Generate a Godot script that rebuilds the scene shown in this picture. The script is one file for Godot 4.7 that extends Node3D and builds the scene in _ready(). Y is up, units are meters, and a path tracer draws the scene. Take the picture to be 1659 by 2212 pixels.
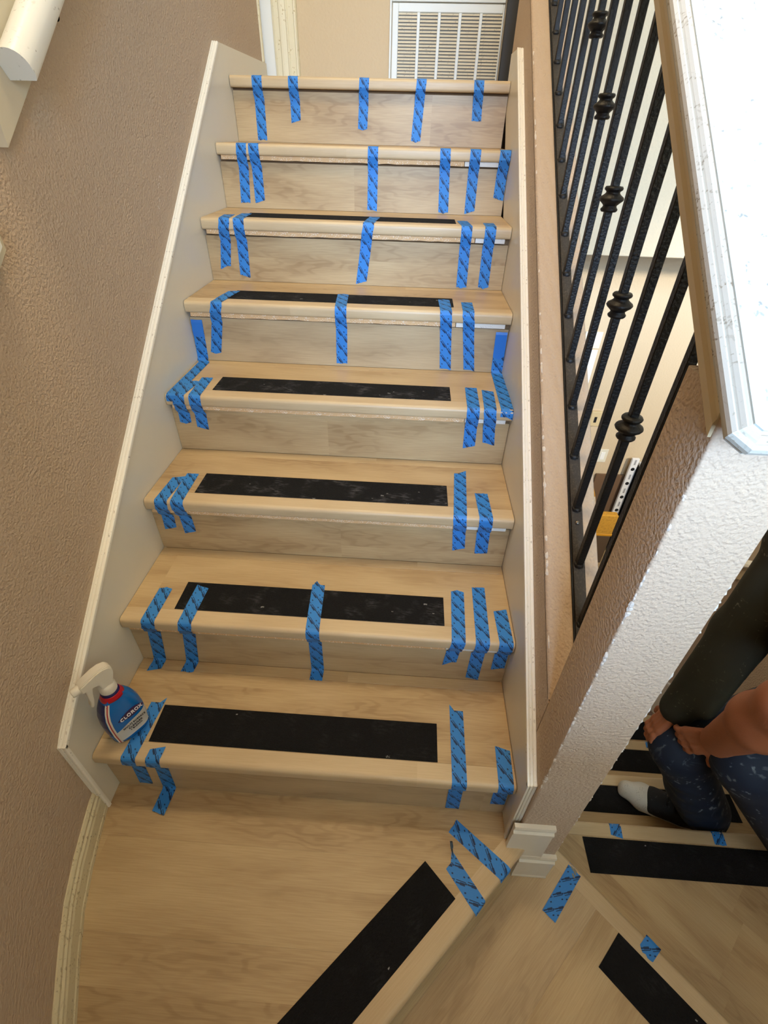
extends Node3D
# A carpeted-over stair flight being refitted: eight upper steps, two winder treads and a lower flight turning back under a railing.
# World frame: x across the upper flight (0 = left skirt board), y up (0 = the first winder tread), -z up the flight.

const RISE := 0.19
const RUN := 0.254
const NOSE := 0.0223
const WIDE := 1.0009
const SLOPE := 0.748
const LOW_RUN := 0.247
const DEG45 := 0.70710678

var M := {}
var taken := {}
var rng := RandomNumberGenerator.new()


func _ready() -> void:
	rng.seed = 7
	set_view()
	make_materials()
	build_shell()
	build_upper_flight()
	build_winders_and_lower_flight()
	build_skirts()
	build_divider()
	build_railing()
	build_handrails()
	build_landing()
	build_grips()
	build_tapes()
	build_bottle()
	build_hall_things()
	build_person()


# ---------------------------------------------------------------- camera, sky, lights
func set_view() -> void:
	var cam := Camera3D.new()
	cam.name = "camera"
	cam.position = Vector3(0.7021, 1.3678, 0.5342)
	cam.rotation = Vector3(-0.6605, 0.0461, 0.0265)
	cam.keep_aspect = Camera3D.KEEP_HEIGHT
	cam.fov = rad_to_deg(2.0 * atan(1106.0 / 1054.22))
	cam.near = 0.02
	cam.far = 60.0
	add_child(cam)
	cam.current = true

	var sky_mat := ProceduralSkyMaterial.new()
	sky_mat.sky_top_color = Color(0.55, 0.70, 0.92)
	sky_mat.sky_horizon_color = Color(0.86, 0.91, 0.96)
	sky_mat.ground_bottom_color = Color(0.45, 0.43, 0.38)
	sky_mat.ground_horizon_color = Color(0.75, 0.76, 0.74)
	sky_mat.energy_multiplier = 1.6
	var sky := Sky.new()
	sky.sky_material = sky_mat
	var env := Environment.new()
	env.background_mode = Environment.BG_SKY
	env.sky = sky
	env.tonemap_mode = Environment.TONE_MAPPER_LINEAR
	env.tonemap_exposure = 1.0
	env.sdfgi_enabled = true
	env.ssao_enabled = true
	env.ssil_enabled = true
	var we := WorldEnvironment.new()
	we.name = "world_environment"
	we.environment = env
	add_child(we)

	# daylight falling in through the wide window of the raised room behind the camera
	area_light("window_daylight", Vector3(1.20, 3.05, 6.49), Vector3(1.20, 3.05, 0.0), Vector2(3.5, 3.0), Color(0.715, 0.842, 1.0), 158.0)
	# ceiling lamp above the flight
	area_light("ceiling_panel_light", Vector3(0.34, 3.86, -0.52), Vector3(0.34, 0.0, -0.5201), Vector2(0.5, 0.5), Color(1.0, 0.89, 0.70), 4.3)
	# unseen fill lamp, added to warm and brighten the winder
	area_light("added_winder_fill_light", Vector3(0.75, 2.262, 0.26), Vector3(0.75, 0.0, 0.2599), Vector2(0.24, 0.24), Color(1.0, 0.68, 0.24), 0.36)


func area_light(called: String, at: Vector3, towards: Vector3, size: Vector2, tint: Color, energy: float) -> void:
	var l := AreaLight3D.new()
	l.name = called
	l.area_size = size
	l.light_color = tint
	l.light_energy = energy
	l.area_range = 14.0
	l.area_attenuation = 2.0
	l.shadow_enabled = true
	add_child(l)
	l.look_at_from_position(at, towards, Vector3.UP if absf((towards - at).normalized().y) < 0.99 else Vector3.FORWARD)


# ---------------------------------------------------------------- naming and tagging
func numbered(called: String) -> String:
	var n: int = taken.get(called, 0)
	taken[called] = n + 1
	return called if n == 0 else "%s_%03d" % [called, n]


func tag(o: Node, label: String, category: String, group := "", kind := "") -> Node:
	o.set_meta("label", label)
	if category:
		o.set_meta("category", category)
	if group:
		o.set_meta("group", group)
	if kind:
		o.set_meta("kind", kind)
	return o


func thing(called: String, label: String, category: String, group := "", at := Vector3.ZERO) -> Node3D:
	var o := Node3D.new()
	o.name = numbered(called)
	o.position = at
	add_child(o)
	tag(o, label, category, group)
	return o


func put(called: String, mesh: Mesh, mat: Material, parent: Node = null) -> MeshInstance3D:
	var o := MeshInstance3D.new()
	o.name = numbered(called) if parent == null else called
	o.mesh = mesh
	o.material_override = mat
	(self if parent == null else parent).add_child(o, true)
	return o


func structure(called: String, mesh: Mesh, mat: Material, label: String, category: String) -> MeshInstance3D:
	var o := put(called, mesh, mat)
	tag(o, label, category, "", "structure")
	return o


# ---------------------------------------------------------------- mesh helpers
func tool() -> SurfaceTool:
	var st := SurfaceTool.new()
	st.begin(Mesh.PRIMITIVE_TRIANGLES)
	return st


func done(st: SurfaceTool) -> ArrayMesh:
	return st.commit()


# a quad a-b-c-d seen counter-clockwise from outside; Godot wants clockwise fronts
func quad(st: SurfaceTool, a: Vector3, b: Vector3, c: Vector3, d: Vector3, n: Vector3, ua := Vector2.ZERO, ub := Vector2.ZERO, uc := Vector2.ZERO, ud := Vector2.ZERO) -> void:
	for p in [[a, ua], [c, uc], [b, ub], [a, ua], [d, ud], [c, uc]]:
		st.set_normal(n)
		st.set_uv(p[1])
		st.add_vertex(p[0])


func tri(st: SurfaceTool, a: Vector3, b: Vector3, c: Vector3, n: Vector3, ua := Vector2.ZERO, ub := Vector2.ZERO, uc := Vector2.ZERO) -> void:
	# order-safe: faces towards n
	var flip := (b - a).cross(c - a).dot(n) > 0.0
	for p in ([[a, ua], [c, uc], [b, ub]] if flip else [[a, ua], [b, ub], [c, uc]]):
		st.set_normal(n)
		st.set_uv(p[1])
		st.add_vertex(p[0])


# box from lo to hi with chamfered edges (bevel b) in frame f; uv = metres along (x, z) / (x, y)
func add_box(st: SurfaceTool, lo: Vector3, hi: Vector3, b := 0.0015, f := Transform3D.IDENTITY, uv0 := Vector2.ZERO) -> void:
	var c := (lo + hi) * 0.5
	var h := (hi - lo) * 0.5
	b = minf(b, minf(h.x, minf(h.y, h.z)) * 0.9)
	for axis in 3:
		var u := (axis + 1) % 3
		var v := (axis + 2) % 3
		for s: float in [-1.0, 1.0]:
			var n := Vector3.ZERO
			n[axis] = s
			var ps := []
			for k in [[-1, -1], [1, -1], [1, 1], [-1, 1]]:
				var p := Vector3.ZERO
				p[axis] = h[axis] * s
				p[u] = (h[u] - b) * k[0]
				p[v] = (h[v] - b) * k[1]
				ps.append(p)
			put_face(st, ps, n, c, f, uv0)
	if b <= 0.0:
		return
	# edge chamfers
	for axis in 3:
		var u := (axis + 1) % 3
		var v := (axis + 2) % 3
		for su: float in [-1.0, 1.0]:
			for sv: float in [-1.0, 1.0]:
				var n := Vector3.ZERO
				n[u] = su * DEG45
				n[v] = sv * DEG45
				var ps := []
				for k in [[-1, 0], [1, 0], [1, 1], [-1, 1]]:
					var p := Vector3.ZERO
					p[axis] = (h[axis] - b) * k[0]
					p[u] = su * (h[u] - (b if k[1] == 1 else 0.0))
					p[v] = sv * (h[v] - (0.0 if k[1] == 1 else b))
					ps.append(p)
				put_face(st, ps, n, c, f, uv0)
	for sx: float in [-1.0, 1.0]:
		for sy: float in [-1.0, 1.0]:
			for sz: float in [-1.0, 1.0]:
				var s := Vector3(sx, sy, sz)
				var n := s.normalized()
				var ps := []
				for axis in 3:
					var p := Vector3.ZERO
					for k in 3:
						p[k] = s[k] * (h[k] - (0.0 if k == axis else b))
					ps.append(p)
				tri(st, f * (c + ps[0]), f * (c + ps[1]), f * (c + ps[2]), f.basis * n)


func put_face(st: SurfaceTool, ps: Array, n: Vector3, c: Vector3, f: Transform3D, uv0: Vector2) -> void:
	var uvs := []
	for p: Vector3 in ps:
		var q := p + c
		if absf(n.y) > 0.6:
			uvs.append(uv0 + Vector2(q.x, q.z))
		elif absf(n.z) > 0.6 or absf(n.z) > absf(n.x):
			uvs.append(uv0 + Vector2(q.x, q.y))
		else:
			uvs.append(uv0 + Vector2(q.z, q.y))
	var w := f.basis * n
	tri(st, f * (c + ps[0]), f * (c + ps[1]), f * (c + ps[2]), w, uvs[0], uvs[1], uvs[2])
	tri(st, f * (c + ps[0]), f * (c + ps[2]), f * (c + ps[3]), w, uvs[0], uvs[2], uvs[3])


func box_mesh(lo: Vector3, hi: Vector3, b := 0.0015, f := Transform3D.IDENTITY, uv0 := Vector2.ZERO) -> ArrayMesh:
	var st := tool()
	add_box(st, lo, hi, b, f, uv0)
	return done(st)


# prism: polygon (in frame plane x,y) extruded along frame z from z0 to z1; hard edges
func add_prism(st: SurfaceTool, poly: PackedVector2Array, z0: float, z1: float, f := Transform3D.IDENTITY, uv0 := Vector2.ZERO, smooth := false, uv_turn := false) -> void:
	if not Geometry2D.is_polygon_clockwise(poly):
		pass
	else:
		poly = poly.duplicate()
		poly.reverse()
	var n := poly.size()
	var tris := Geometry2D.triangulate_polygon(poly)
	for k in range(0, tris.size(), 3):
		for z in [z0, z1]:
			var nn := f.basis * Vector3(0, 0, 1 if z == z1 else -1)
			var ps := []
			var us := []
			for j in 3:
				var q := poly[tris[k + j]]
				ps.append(f * Vector3(q.x, q.y, z))
				us.append(uv0 + (Vector2(q.y, q.x) if uv_turn else q))
			tri(st, ps[0], ps[1], ps[2], nn, us[0], us[1], us[2])
	var run := 0.0
	for i in n:
		var a := poly[i]
		var b := poly[(i + 1) % n]
		var e := b - a
		var nn := Vector3(e.y, -e.x, 0).normalized()
		var na := nn
		var nb := nn
		if smooth:
			var p := poly[(i + n - 1) % n]
			var q := poly[(i + 2) % n]
			var ep := Vector3((a - p).y, -(a - p).x, 0).normalized()
			var en := Vector3((q - b).y, -(q - b).x, 0).normalized()
			if ep.dot(nn) > 0.6:
				na = (ep + nn).normalized()
			if en.dot(nn) > 0.6:
				nb = (en + nn).normalized()
		var vs := [[Vector3(a.x, a.y, z0), na, Vector2(z0, run)], [Vector3(b.x, b.y, z0), nb, Vector2(z0, run + e.length())], [Vector3(b.x, b.y, z1), nb, Vector2(z1, run + e.length())], [Vector3(a.x, a.y, z1), na, Vector2(z1, run)]]
		var order := [0, 2, 1, 0, 3, 2]
		var w := f.basis * nn
		if (f * vs[1][0] - f * vs[0][0]).cross(f * vs[2][0] - f * vs[0][0]).dot(w) < 0.0:
			order = [0, 1, 2, 0, 2, 3]
		for k in order:
			st.set_normal((f.basis * vs[k][1]).normalized())
			st.set_uv(uv0 + vs[k][2])
			st.add_vertex(f * vs[k][0])
		run += e.length()


func prism(poly: PackedVector2Array, z0: float, z1: float, f := Transform3D.IDENTITY, uv0 := Vector2.ZERO, smooth := false, uv_turn := false) -> ArrayMesh:
	var st := tool()
	add_prism(st, poly, z0, z1, f, uv0, smooth, uv_turn)
	return done(st)


# frames: polygon given as (z, y) extruded along x; polygon given as (x, z) extruded along y
func frame_zy() -> Transform3D:
	return Transform3D(Basis(Vector3(0, 0, 1), Vector3(0, 1, 0), Vector3(1, 0, 0)), Vector3.ZERO)


func frame_xz() -> Transform3D:
	return Transform3D(Basis(Vector3(1, 0, 0), Vector3(0, 0, 1), Vector3(0, 1, 0)), Vector3.ZERO)


# slope frame: local x = world x, local y = square to the flight's slope, local z = down the slope; (0,0,0) at y = z = 0
func frame_slope() -> Transform3D:
	var a := atan(SLOPE)
	return Transform3D(Basis(Vector3(1, 0, 0), Vector3(0, cos(a), sin(a)), Vector3(0, -sin(a), cos(a))), Vector3.ZERO)


# surface of revolution round local y: points are (radius, height)
func add_lathe(st: SurfaceTool, pts: PackedVector2Array, f: Transform3D, sides := 20, squash := 1.0) -> void:
	for i in pts.size() - 1:
		var a := pts[i]
		var b := pts[i + 1]
		var e := b - a
		var nr := Vector2(e.y, -e.x).normalized()
		var n0 := nr
		var n1 := nr
		if i > 0:
			var ep := pts[i] - pts[i - 1]
			var np := Vector2(ep.y, -ep.x).normalized()
			if np.dot(nr) > 0.5:
				n0 = (np + nr).normalized()
		if i < pts.size() - 2:
			var en := pts[i + 2] - pts[i + 1]
			var nn := Vector2(en.y, -en.x).normalized()
			if nn.dot(nr) > 0.5:
				n1 = (nn + nr).normalized()
		for s in sides:
			var vs := []
			for k in [[s, a, n0], [s + 1, a, n0], [s + 1, b, n1], [s, b, n1]]:
				var t: float = TAU * k[0] / sides
				var r: Vector2 = k[1]
				var m: Vector2 = k[2]
				vs.append([Vector3(cos(t) * r.x, r.y, sin(t) * r.x * squash), Vector3(cos(t) * m.x * squash, m.y, sin(t) * m.x).normalized(), Vector2(float(k[0]) / sides, r.y)])
			var w: Vector3 = vs[0][1] + vs[2][1]
			for t in [[0, 1, 2], [0, 2, 3]]:
				var p: Vector3 = vs[t[0]][0]
				var q: Vector3 = vs[t[1]][0]
				var o: Vector3 = vs[t[2]][0]
				if (q - p).cross(o - p).length_squared() < 1e-18:
					continue
				var order: Array = t if (q - p).cross(o - p).dot(w) < 0.0 else [t[0], t[2], t[1]]
				for k in order:
					st.set_normal((f.basis * vs[k][1]).normalized())
					st.set_uv(vs[k][2])
					st.add_vertex(f * vs[k][0])


func lathe(pts: Array, f := Transform3D.IDENTITY, sides := 20, squash := 1.0) -> ArrayMesh:
	var st := tool()
	var ps := PackedVector2Array()
	for p in pts:
		ps.append(Vector2(p[0], p[1]))
	add_lathe(st, ps, f, sides, squash)
	return done(st)


# tube of varying radius along points
func add_tube(st: SurfaceTool, pts: Array, radii: Array, sides := 10, capped := true) -> void:
	var rings := []
	var up := Vector3.UP
	for i in pts.size():
		var t: Vector3 = (pts[mini(i + 1, pts.size() - 1)] - pts[maxi(i - 1, 0)]).normalized()
		if absf(t.dot(up)) > 0.95:
			up = Vector3.RIGHT
		var s := t.cross(up).normalized()
		up = s.cross(t).normalized()
		var ring := []
		for k in sides:
			var a := TAU * k / sides
			var d := s * cos(a) + up * sin(a)
			ring.append([pts[i] + d * radii[i], d])
		rings.append(ring)
	for i in pts.size() - 1:
		for k in sides:
			var a: Array = rings[i][k]
			var b: Array = rings[i][(k + 1) % sides]
			var c: Array = rings[i + 1][(k + 1) % sides]
			var d: Array = rings[i + 1][k]
			for t in [[a, b, c], [a, c, d]]:
				var w: Vector3 = a[1] + c[1]
				var flip: bool = (t[1][0] - t[0][0]).cross(t[2][0] - t[0][0]).dot(w) > 0.0
				for v in ([t[0], t[2], t[1]] if flip else t):
					st.set_normal(v[1])
					st.set_uv(Vector2(float(k) / sides, i))
					st.add_vertex(v[0])
	if capped:
		for e in [0, pts.size() - 1]:
			var o: int = 1 if e == 0 else -1
			var n: Vector3 = (pts[e] - pts[e + o]).normalized()
			for k in sides:
				tri(st, pts[e], rings[e][k][0], rings[e][(k + 1) % sides][0], n)


# rounded rectangle corners etc.: arc points
func arc(cx: float, cy: float, r: float, from: float, to: float, n: int) -> PackedVector2Array:
	var a := PackedVector2Array()
	for i in n + 1:
		var t := deg_to_rad(lerpf(from, to, float(i) / n))
		a.append(Vector2(cx + cos(t) * r, cy + sin(t) * r))
	return a

# ---------------------------------------------------------------- materials
func noise(seed_no: int, freq: float, octaves := 3, kind := FastNoiseLite.TYPE_SIMPLEX_SMOOTH) -> FastNoiseLite:
	var n := FastNoiseLite.new()
	n.seed = seed_no
	n.noise_type = kind
	n.frequency = freq
	n.fractal_type = FastNoiseLite.FRACTAL_FBM
	n.fractal_octaves = octaves
	return n


func noise_map(seed_no: int, freq: float, size: int, normal: bool, strength := 4.0, ramp: Gradient = null, octaves := 3, kind := FastNoiseLite.TYPE_SIMPLEX_SMOOTH) -> NoiseTexture2D:
	var t := NoiseTexture2D.new()
	t.width = size
	t.height = size
	t.seamless = true
	t.noise = noise(seed_no, freq, octaves, kind)
	t.as_normal_map = normal
	t.bump_strength = strength
	if ramp:
		t.color_ramp = ramp
	return t


func ramp_of(stops: Array) -> Gradient:
	var g := Gradient.new()
	var offs := PackedFloat32Array()
	var cols := PackedColorArray()
	for s in stops:
		offs.append(s[0])
		cols.append(s[1])
	g.offsets = offs
	g.colors = cols
	return g


func mat(color: Color, rough := 0.6, metal := 0.0) -> StandardMaterial3D:
	var m := StandardMaterial3D.new()
	m.albedo_color = color
	m.roughness = rough
	m.metallic = metal
	return m


func paint(color: Color, rough: float, bump_seed: int, freq: float, strength: float, metres: float, size := 512, octaves := 3) -> StandardMaterial3D:
	var m := mat(color, rough)
	m.normal_enabled = true
	m.normal_scale = 1.0
	m.normal_texture = noise_map(bump_seed, freq, size, true, strength, null, octaves)
	m.uv1_triplanar = true
	m.uv1_world_triplanar = true
	m.uv1_scale = Vector3.ONE / metres
	return m


func tinted(m: StandardMaterial3D, seed_no: int, freq: float, ramp: Gradient, size := 512) -> StandardMaterial3D:
	m.albedo_texture = noise_map(seed_no, freq, size, false, 1.0, ramp, 4)
	return m


# oak-look vinyl plank: 1.2 m along u, 0.3 m along v
func oak_image(seed_no: int, base: Color, dark: Color, figure: float) -> ImageTexture:
	var w := 1024
	var h := 320
	var im := Image.create(w, h, false, Image.FORMAT_RGB8)
	var warp := noise(seed_no, 1.0, 3)
	var streak := noise(seed_no + 1, 1.0, 3)
	var patch := noise(seed_no + 2, 1.0, 2)
	for y in h:
		var v := 0.3 * y / h
		for x in w:
			var u := 1.2 * x / w
			var wv := warp.get_noise_2d(u * 3.2, v * 13.0)
			var ring := sin((v * 30.0 + wv * 5.0 * figure) * TAU * 0.5)
			var soft := patch.get_noise_2d(u * 2.2, v * 9.0)
			var line := smoothstep(-0.3, 1.0, ring) * clampf(0.25 + soft * 1.8, 0.0, 1.0)
			var fine := streak.get_noise_2d(u * 9.0, v * 330.0)
			var k := clampf(0.20 * line * figure + 0.20 * fine + 0.26 * soft + 0.22, 0.0, 1.0)
			im.set_pixel(x, y, base.lerp(dark, k))
	im.generate_mipmaps()
	return ImageTexture.create_from_image(im)


func oak(seed_no: int, base: Color, dark: Color, figure: float) -> StandardMaterial3D:
	var m := mat(Color.WHITE, 0.42)
	m.albedo_texture = oak_image(seed_no, base, dark, figure)
	m.uv1_scale = Vector3(1.0 / 1.2, 1.0 / 0.3, 1.0)
	return m


func tape_image() -> ImageTexture:
	var w := 96
	var h := 120
	var im := Image.create(w, h, false, Image.FORMAT_RGB8)
	var blue := Color(0.180, 0.500, 0.800)
	var ink := Color(0.030, 0.165, 0.310)
	var period := 1.25
	var grain := noise(55, 0.22, 2)
	var along := Vector2(0.58, 0.815)
	var side := Vector2(0.815, -0.58)
	for y in h:
		for x in w:
			var p := Vector2((x + 0.5) / w, period * (y + 0.5) / h)
			var k := 0.0
			for c: Vector2 in [Vector2(0.27, 0.33), Vector2(0.80, 0.955), Vector2(-0.20, 0.955), Vector2(1.27, 0.33)]:
				for wrap in [-period, 0.0, period]:
					var d := p - c - Vector2(0, wrap)
					var a := d.dot(along)
					var s := d.dot(side)
					var body := 0.072 if a > -0.04 else 0.036
					if absf(a) < 0.33 and absf(s) < body:
						k = 1.0
					if absf(a - 0.03) < 0.34 and absf(s - 0.125) < 0.022:
						k = 1.0
			for c: Vector2 in [Vector2(0.20, 0.86), Vector2(0.70, 0.30), Vector2(0.55, 0.62), Vector2(0.93, 0.52)]:
				for wrap in [-period, 0.0, period]:
					var d := p - c - Vector2(0, wrap)
					if absf(d.dot(along)) < 0.060 and absf(d.dot(side)) < 0.040:
						k = 1.0
			var g := 1.0 + 0.05 * grain.get_noise_2d(x, y * 2.0)
			im.set_pixel(x, y, blue.lerp(ink, k * 0.95) * g)
	im.generate_mipmaps()
	return ImageTexture.create_from_image(im)


# black grit strip: 0.72 m along u, 0.12 m along v, with scuffs and paint specks
func grit_image(seed_no: int, scuff: float, specks: int) -> ImageTexture:
	var w := 720
	var h := 120
	var im := Image.create(w, h, false, Image.FORMAT_RGB8)
	var cloud := noise(seed_no, 0.011, 4)
	var scratch := noise(seed_no + 1, 0.05, 3)
	var r := RandomNumberGenerator.new()
	r.seed = seed_no
	for y in h:
		for x in w:
			var g := 0.080 + 0.026 * r.randf()
			var c := clampf(cloud.get_noise_2d(x, y) * 2.2 - 0.05, 0.0, 1.0) * clampf(0.5 + scratch.get_noise_2d(x * 0.5 + y, y * 2.4 - x * 0.6) * 1.6, 0.0, 1.0)
			g += scuff * c * 0.22 * (0.6 + 0.4 * r.randf())
			im.set_pixel(x, y, Color(g, g, g * 1.02))
	for k in specks:
		var cx := r.randi_range(8, w - 9)
		var cy := r.randi_range(6, h - 7)
		var rad := r.randi_range(1, 2)
		for dy in range(-rad, rad + 1):
			for dx in range(-rad * 2, rad * 2 + 1):
				if r.randf() < 0.6 and cx + dx >= 0 and cx + dx < w and cy + dy >= 0 and cy + dy < h:
					im.set_pixel(cx + dx, cy + dy, Color(0.62, 0.62, 0.60))
	im.generate_mipmaps()
	return ImageTexture.create_from_image(im)


# paint with small grey-brown nicks (matter with an outline of its own, seen on the worn white woodwork)
func nicked_image(seed_no: int, base: Color, nick: Color, amount: float) -> ImageTexture:
	var s := 512
	var im := Image.create(s, s, false, Image.FORMAT_RGB8)
	var a := noise(seed_no, 0.045, 4)
	var b := noise(seed_no + 3, 0.008, 2)
	for y in s:
		for x in s:
			var k := smoothstep(0.52 - amount, 0.62 - amount, a.get_noise_2d(x, y) * 0.9 + 0.35 * b.get_noise_2d(x, y))
			im.set_pixel(x, y, base.lerp(nick, k * 0.75))
	im.generate_mipmaps()
	return ImageTexture.create_from_image(im)


func nicked(seed_no: int, base: Color, nick: Color, amount: float, rough: float, metres: float) -> StandardMaterial3D:
	var m := mat(Color.WHITE, rough)
	m.albedo_texture = nicked_image(seed_no, base, nick, amount)
	m.uv1_triplanar = true
	m.uv1_world_triplanar = true
	m.uv1_scale = Vector3.ONE / metres
	return m


func make_materials() -> void:
	# walls: knock-down textured paint
	M.wall = paint(Color(0.745, 0.665, 0.575), 0.80, 11, 0.066, 3.8, 0.30, 512, 3)
	M.wall_far = paint(Color(0.815, 0.735, 0.600), 0.82, 12, 0.045, 1.2, 0.4)
	M.ceiling = paint(Color(0.88, 0.87, 0.83), 0.9, 13, 0.03, 3.0, 0.5)
	M.oak_a = oak(101, Color(0.775, 0.680, 0.515), Color(0.580, 0.465, 0.315), 0.55)
	M.oak_b = oak(205, Color(0.765, 0.668, 0.505), Color(0.540, 0.425, 0.285), 1.0)
	M.oak_c = oak(318, Color(0.760, 0.668, 0.520), Color(0.550, 0.450, 0.325), 0.8)
	M.nosing = oak(431, Color(0.800, 0.715, 0.570), Color(0.680, 0.575, 0.425), 0.25)
	M.raw_wood = nicked(61, Color(0.840, 0.690, 0.500), Color(0.95, 0.93, 0.88), 0.26, 0.8, 0.10)
	M.carcass = mat(Color(0.52, 0.40, 0.28), 0.9)
	M.filler = nicked(62, Color(0.90, 0.89, 0.85), Color(0.60, 0.55, 0.48), 0.05, 0.7, 0.12)
	M.skirt = paint(Color(0.870, 0.845, 0.775), 0.30, 21, 0.012, 0.7, 0.6)
	M.trim = nicked(63, Color(0.950, 0.940, 0.890), Color(0.55, 0.50, 0.42), -0.02, 0.45, 0.30)
	M.trim_base = nicked(70, Color(0.860, 0.820, 0.690), Color(0.50, 0.43, 0.30), 0.12, 0.5, 0.22)
	M.casing = nicked(64, Color(0.900, 0.865, 0.740), Color(0.70, 0.62, 0.42), 0.03, 0.5, 0.4)
	M.cap_white = nicked(65, Color(0.745, 0.770, 0.755), Color(0.16, 0.17, 0.17), -0.06, 0.35, 0.30)
	M.cap_edge = nicked(66, Color(0.740, 0.735, 0.690), Color(0.36, 0.30, 0.20), 0.10, 0.5, 0.16)
	M.apron = mat(Color(0.800, 0.735, 0.590), 0.5)
	M.chip = mat(Color(0.86, 0.83, 0.78), 0.8)
	M.iron = paint(Color(0.075, 0.078, 0.085), 0.5, 31, 0.05, 2.0, 0.2)
	M.iron.metallic = 0.25
	M.shoe_bar = nicked(67, Color(0.22, 0.21, 0.20), Color(0.36, 0.33, 0.30), 0.30, 0.5, 0.14)
	M.shoe_bar.metallic = 0.3
	M.bolt = mat(Color(0.45, 0.44, 0.42), 0.35, 0.8)
	M.tape = mat(Color.WHITE, 0.55)
	M.tape.albedo_texture = tape_image()
	M.tape.cull_mode = BaseMaterial3D.CULL_DISABLED
	M.tape_back = mat(Color(0.16, 0.47, 0.82), 0.35)
	M.grit = []
	for k in 3:
		var g := mat(Color.WHITE, 0.88)
		g.albedo_texture = grit_image(700 + 10 * k, [0.25, 1.0, 0.7][k], [2, 9, 5][k])
		g.uv1_scale = Vector3(1.0 / 0.72, 1.0 / 0.12, 1.0)
		g.normal_enabled = true
		g.normal_texture = noise_map(77, 0.35, 256, true, 3.0)
		g.metallic_specular = 0.3
		M.grit.append(g)
	M.white_gloss = mat(Color(0.96, 0.96, 0.93), 0.3)
	M.white_metal = mat(Color(0.90, 0.92, 0.90), 0.4)
	M.louvre = nicked(68, Color(0.86, 0.83, 0.74), Color(0.45, 0.38, 0.28), 0.06, 0.55, 0.2)
	M.dark_void = mat(Color(0.03, 0.028, 0.025), 0.9)
	M.charcoal = mat(Color(0.235, 0.240, 0.250), 0.6)
	M.rail_white = nicked(69, Color(0.910, 0.915, 0.880), Color(0.55, 0.54, 0.48), -0.04, 0.35, 0.3)
	M.backer = mat(Color(0.800, 0.770, 0.680), 0.5)
	M.plate = mat(Color(0.90, 0.88, 0.80), 0.4)
	M.plate_beige = mat(Color(0.82, 0.74, 0.56), 0.5)
	M.glass = mat(Color(0.9, 0.95, 0.97, 0.08), 0.05)
	M.glass.transparency = BaseMaterial3D.TRANSPARENCY_ALPHA
	M.added_lamp_glow = mat(Color(0.95, 0.93, 0.88), 0.5)
	M.added_lamp_glow.emission_enabled = true
	M.added_lamp_glow.emission = Color(1.0, 0.86, 0.62)
	M.added_lamp_glow.emission_energy_multiplier = 1.6
	M.lamp_white = mat(Color(0.95, 0.95, 0.93), 0.5)
	M.lamp_white.emission_enabled = true
	M.lamp_white.emission = Color(1.0, 0.98, 0.95)
	M.lamp_white.emission_energy_multiplier = 1.6

# ---------------------------------------------------------------- shell
func wall_strip(path: PackedVector2Array, y0: float, y1: float) -> ArrayMesh:
	# vertical wall along a path of (x, z); material on its right-hand side, 0.12 thick
	var outer := PackedVector2Array()
	for i in path.size():
		var t := (path[mini(i + 1, path.size() - 1)] - path[maxi(i - 1, 0)]).normalized()
		outer.append(path[i] + Vector2(t.y, -t.x) * -0.12)
	outer.reverse()
	var poly := path.duplicate()
	poly.append_array(outer)
	var f := frame_xz()
	return prism(poly, y0, y1, f, Vector2.ZERO, true)


func left_path() -> PackedVector2Array:
	return PackedVector2Array([Vector2(-0.017, 0.03), Vector2(-0.012, 0.075), Vector2(0.000, 0.125), Vector2(0.016, 0.19), Vector2(0.041, 0.27), Vector2(0.072, 0.342), Vector2(0.116, 0.433), Vector2(0.175, 0.54), Vector2(0.250, 0.65), Vector2(0.345, 0.77), Vector2(0.460, 0.91), Vector2(0.560, 1.06), Vector2(0.630, 1.23), Vector2(0.650, 1.40)])


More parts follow.
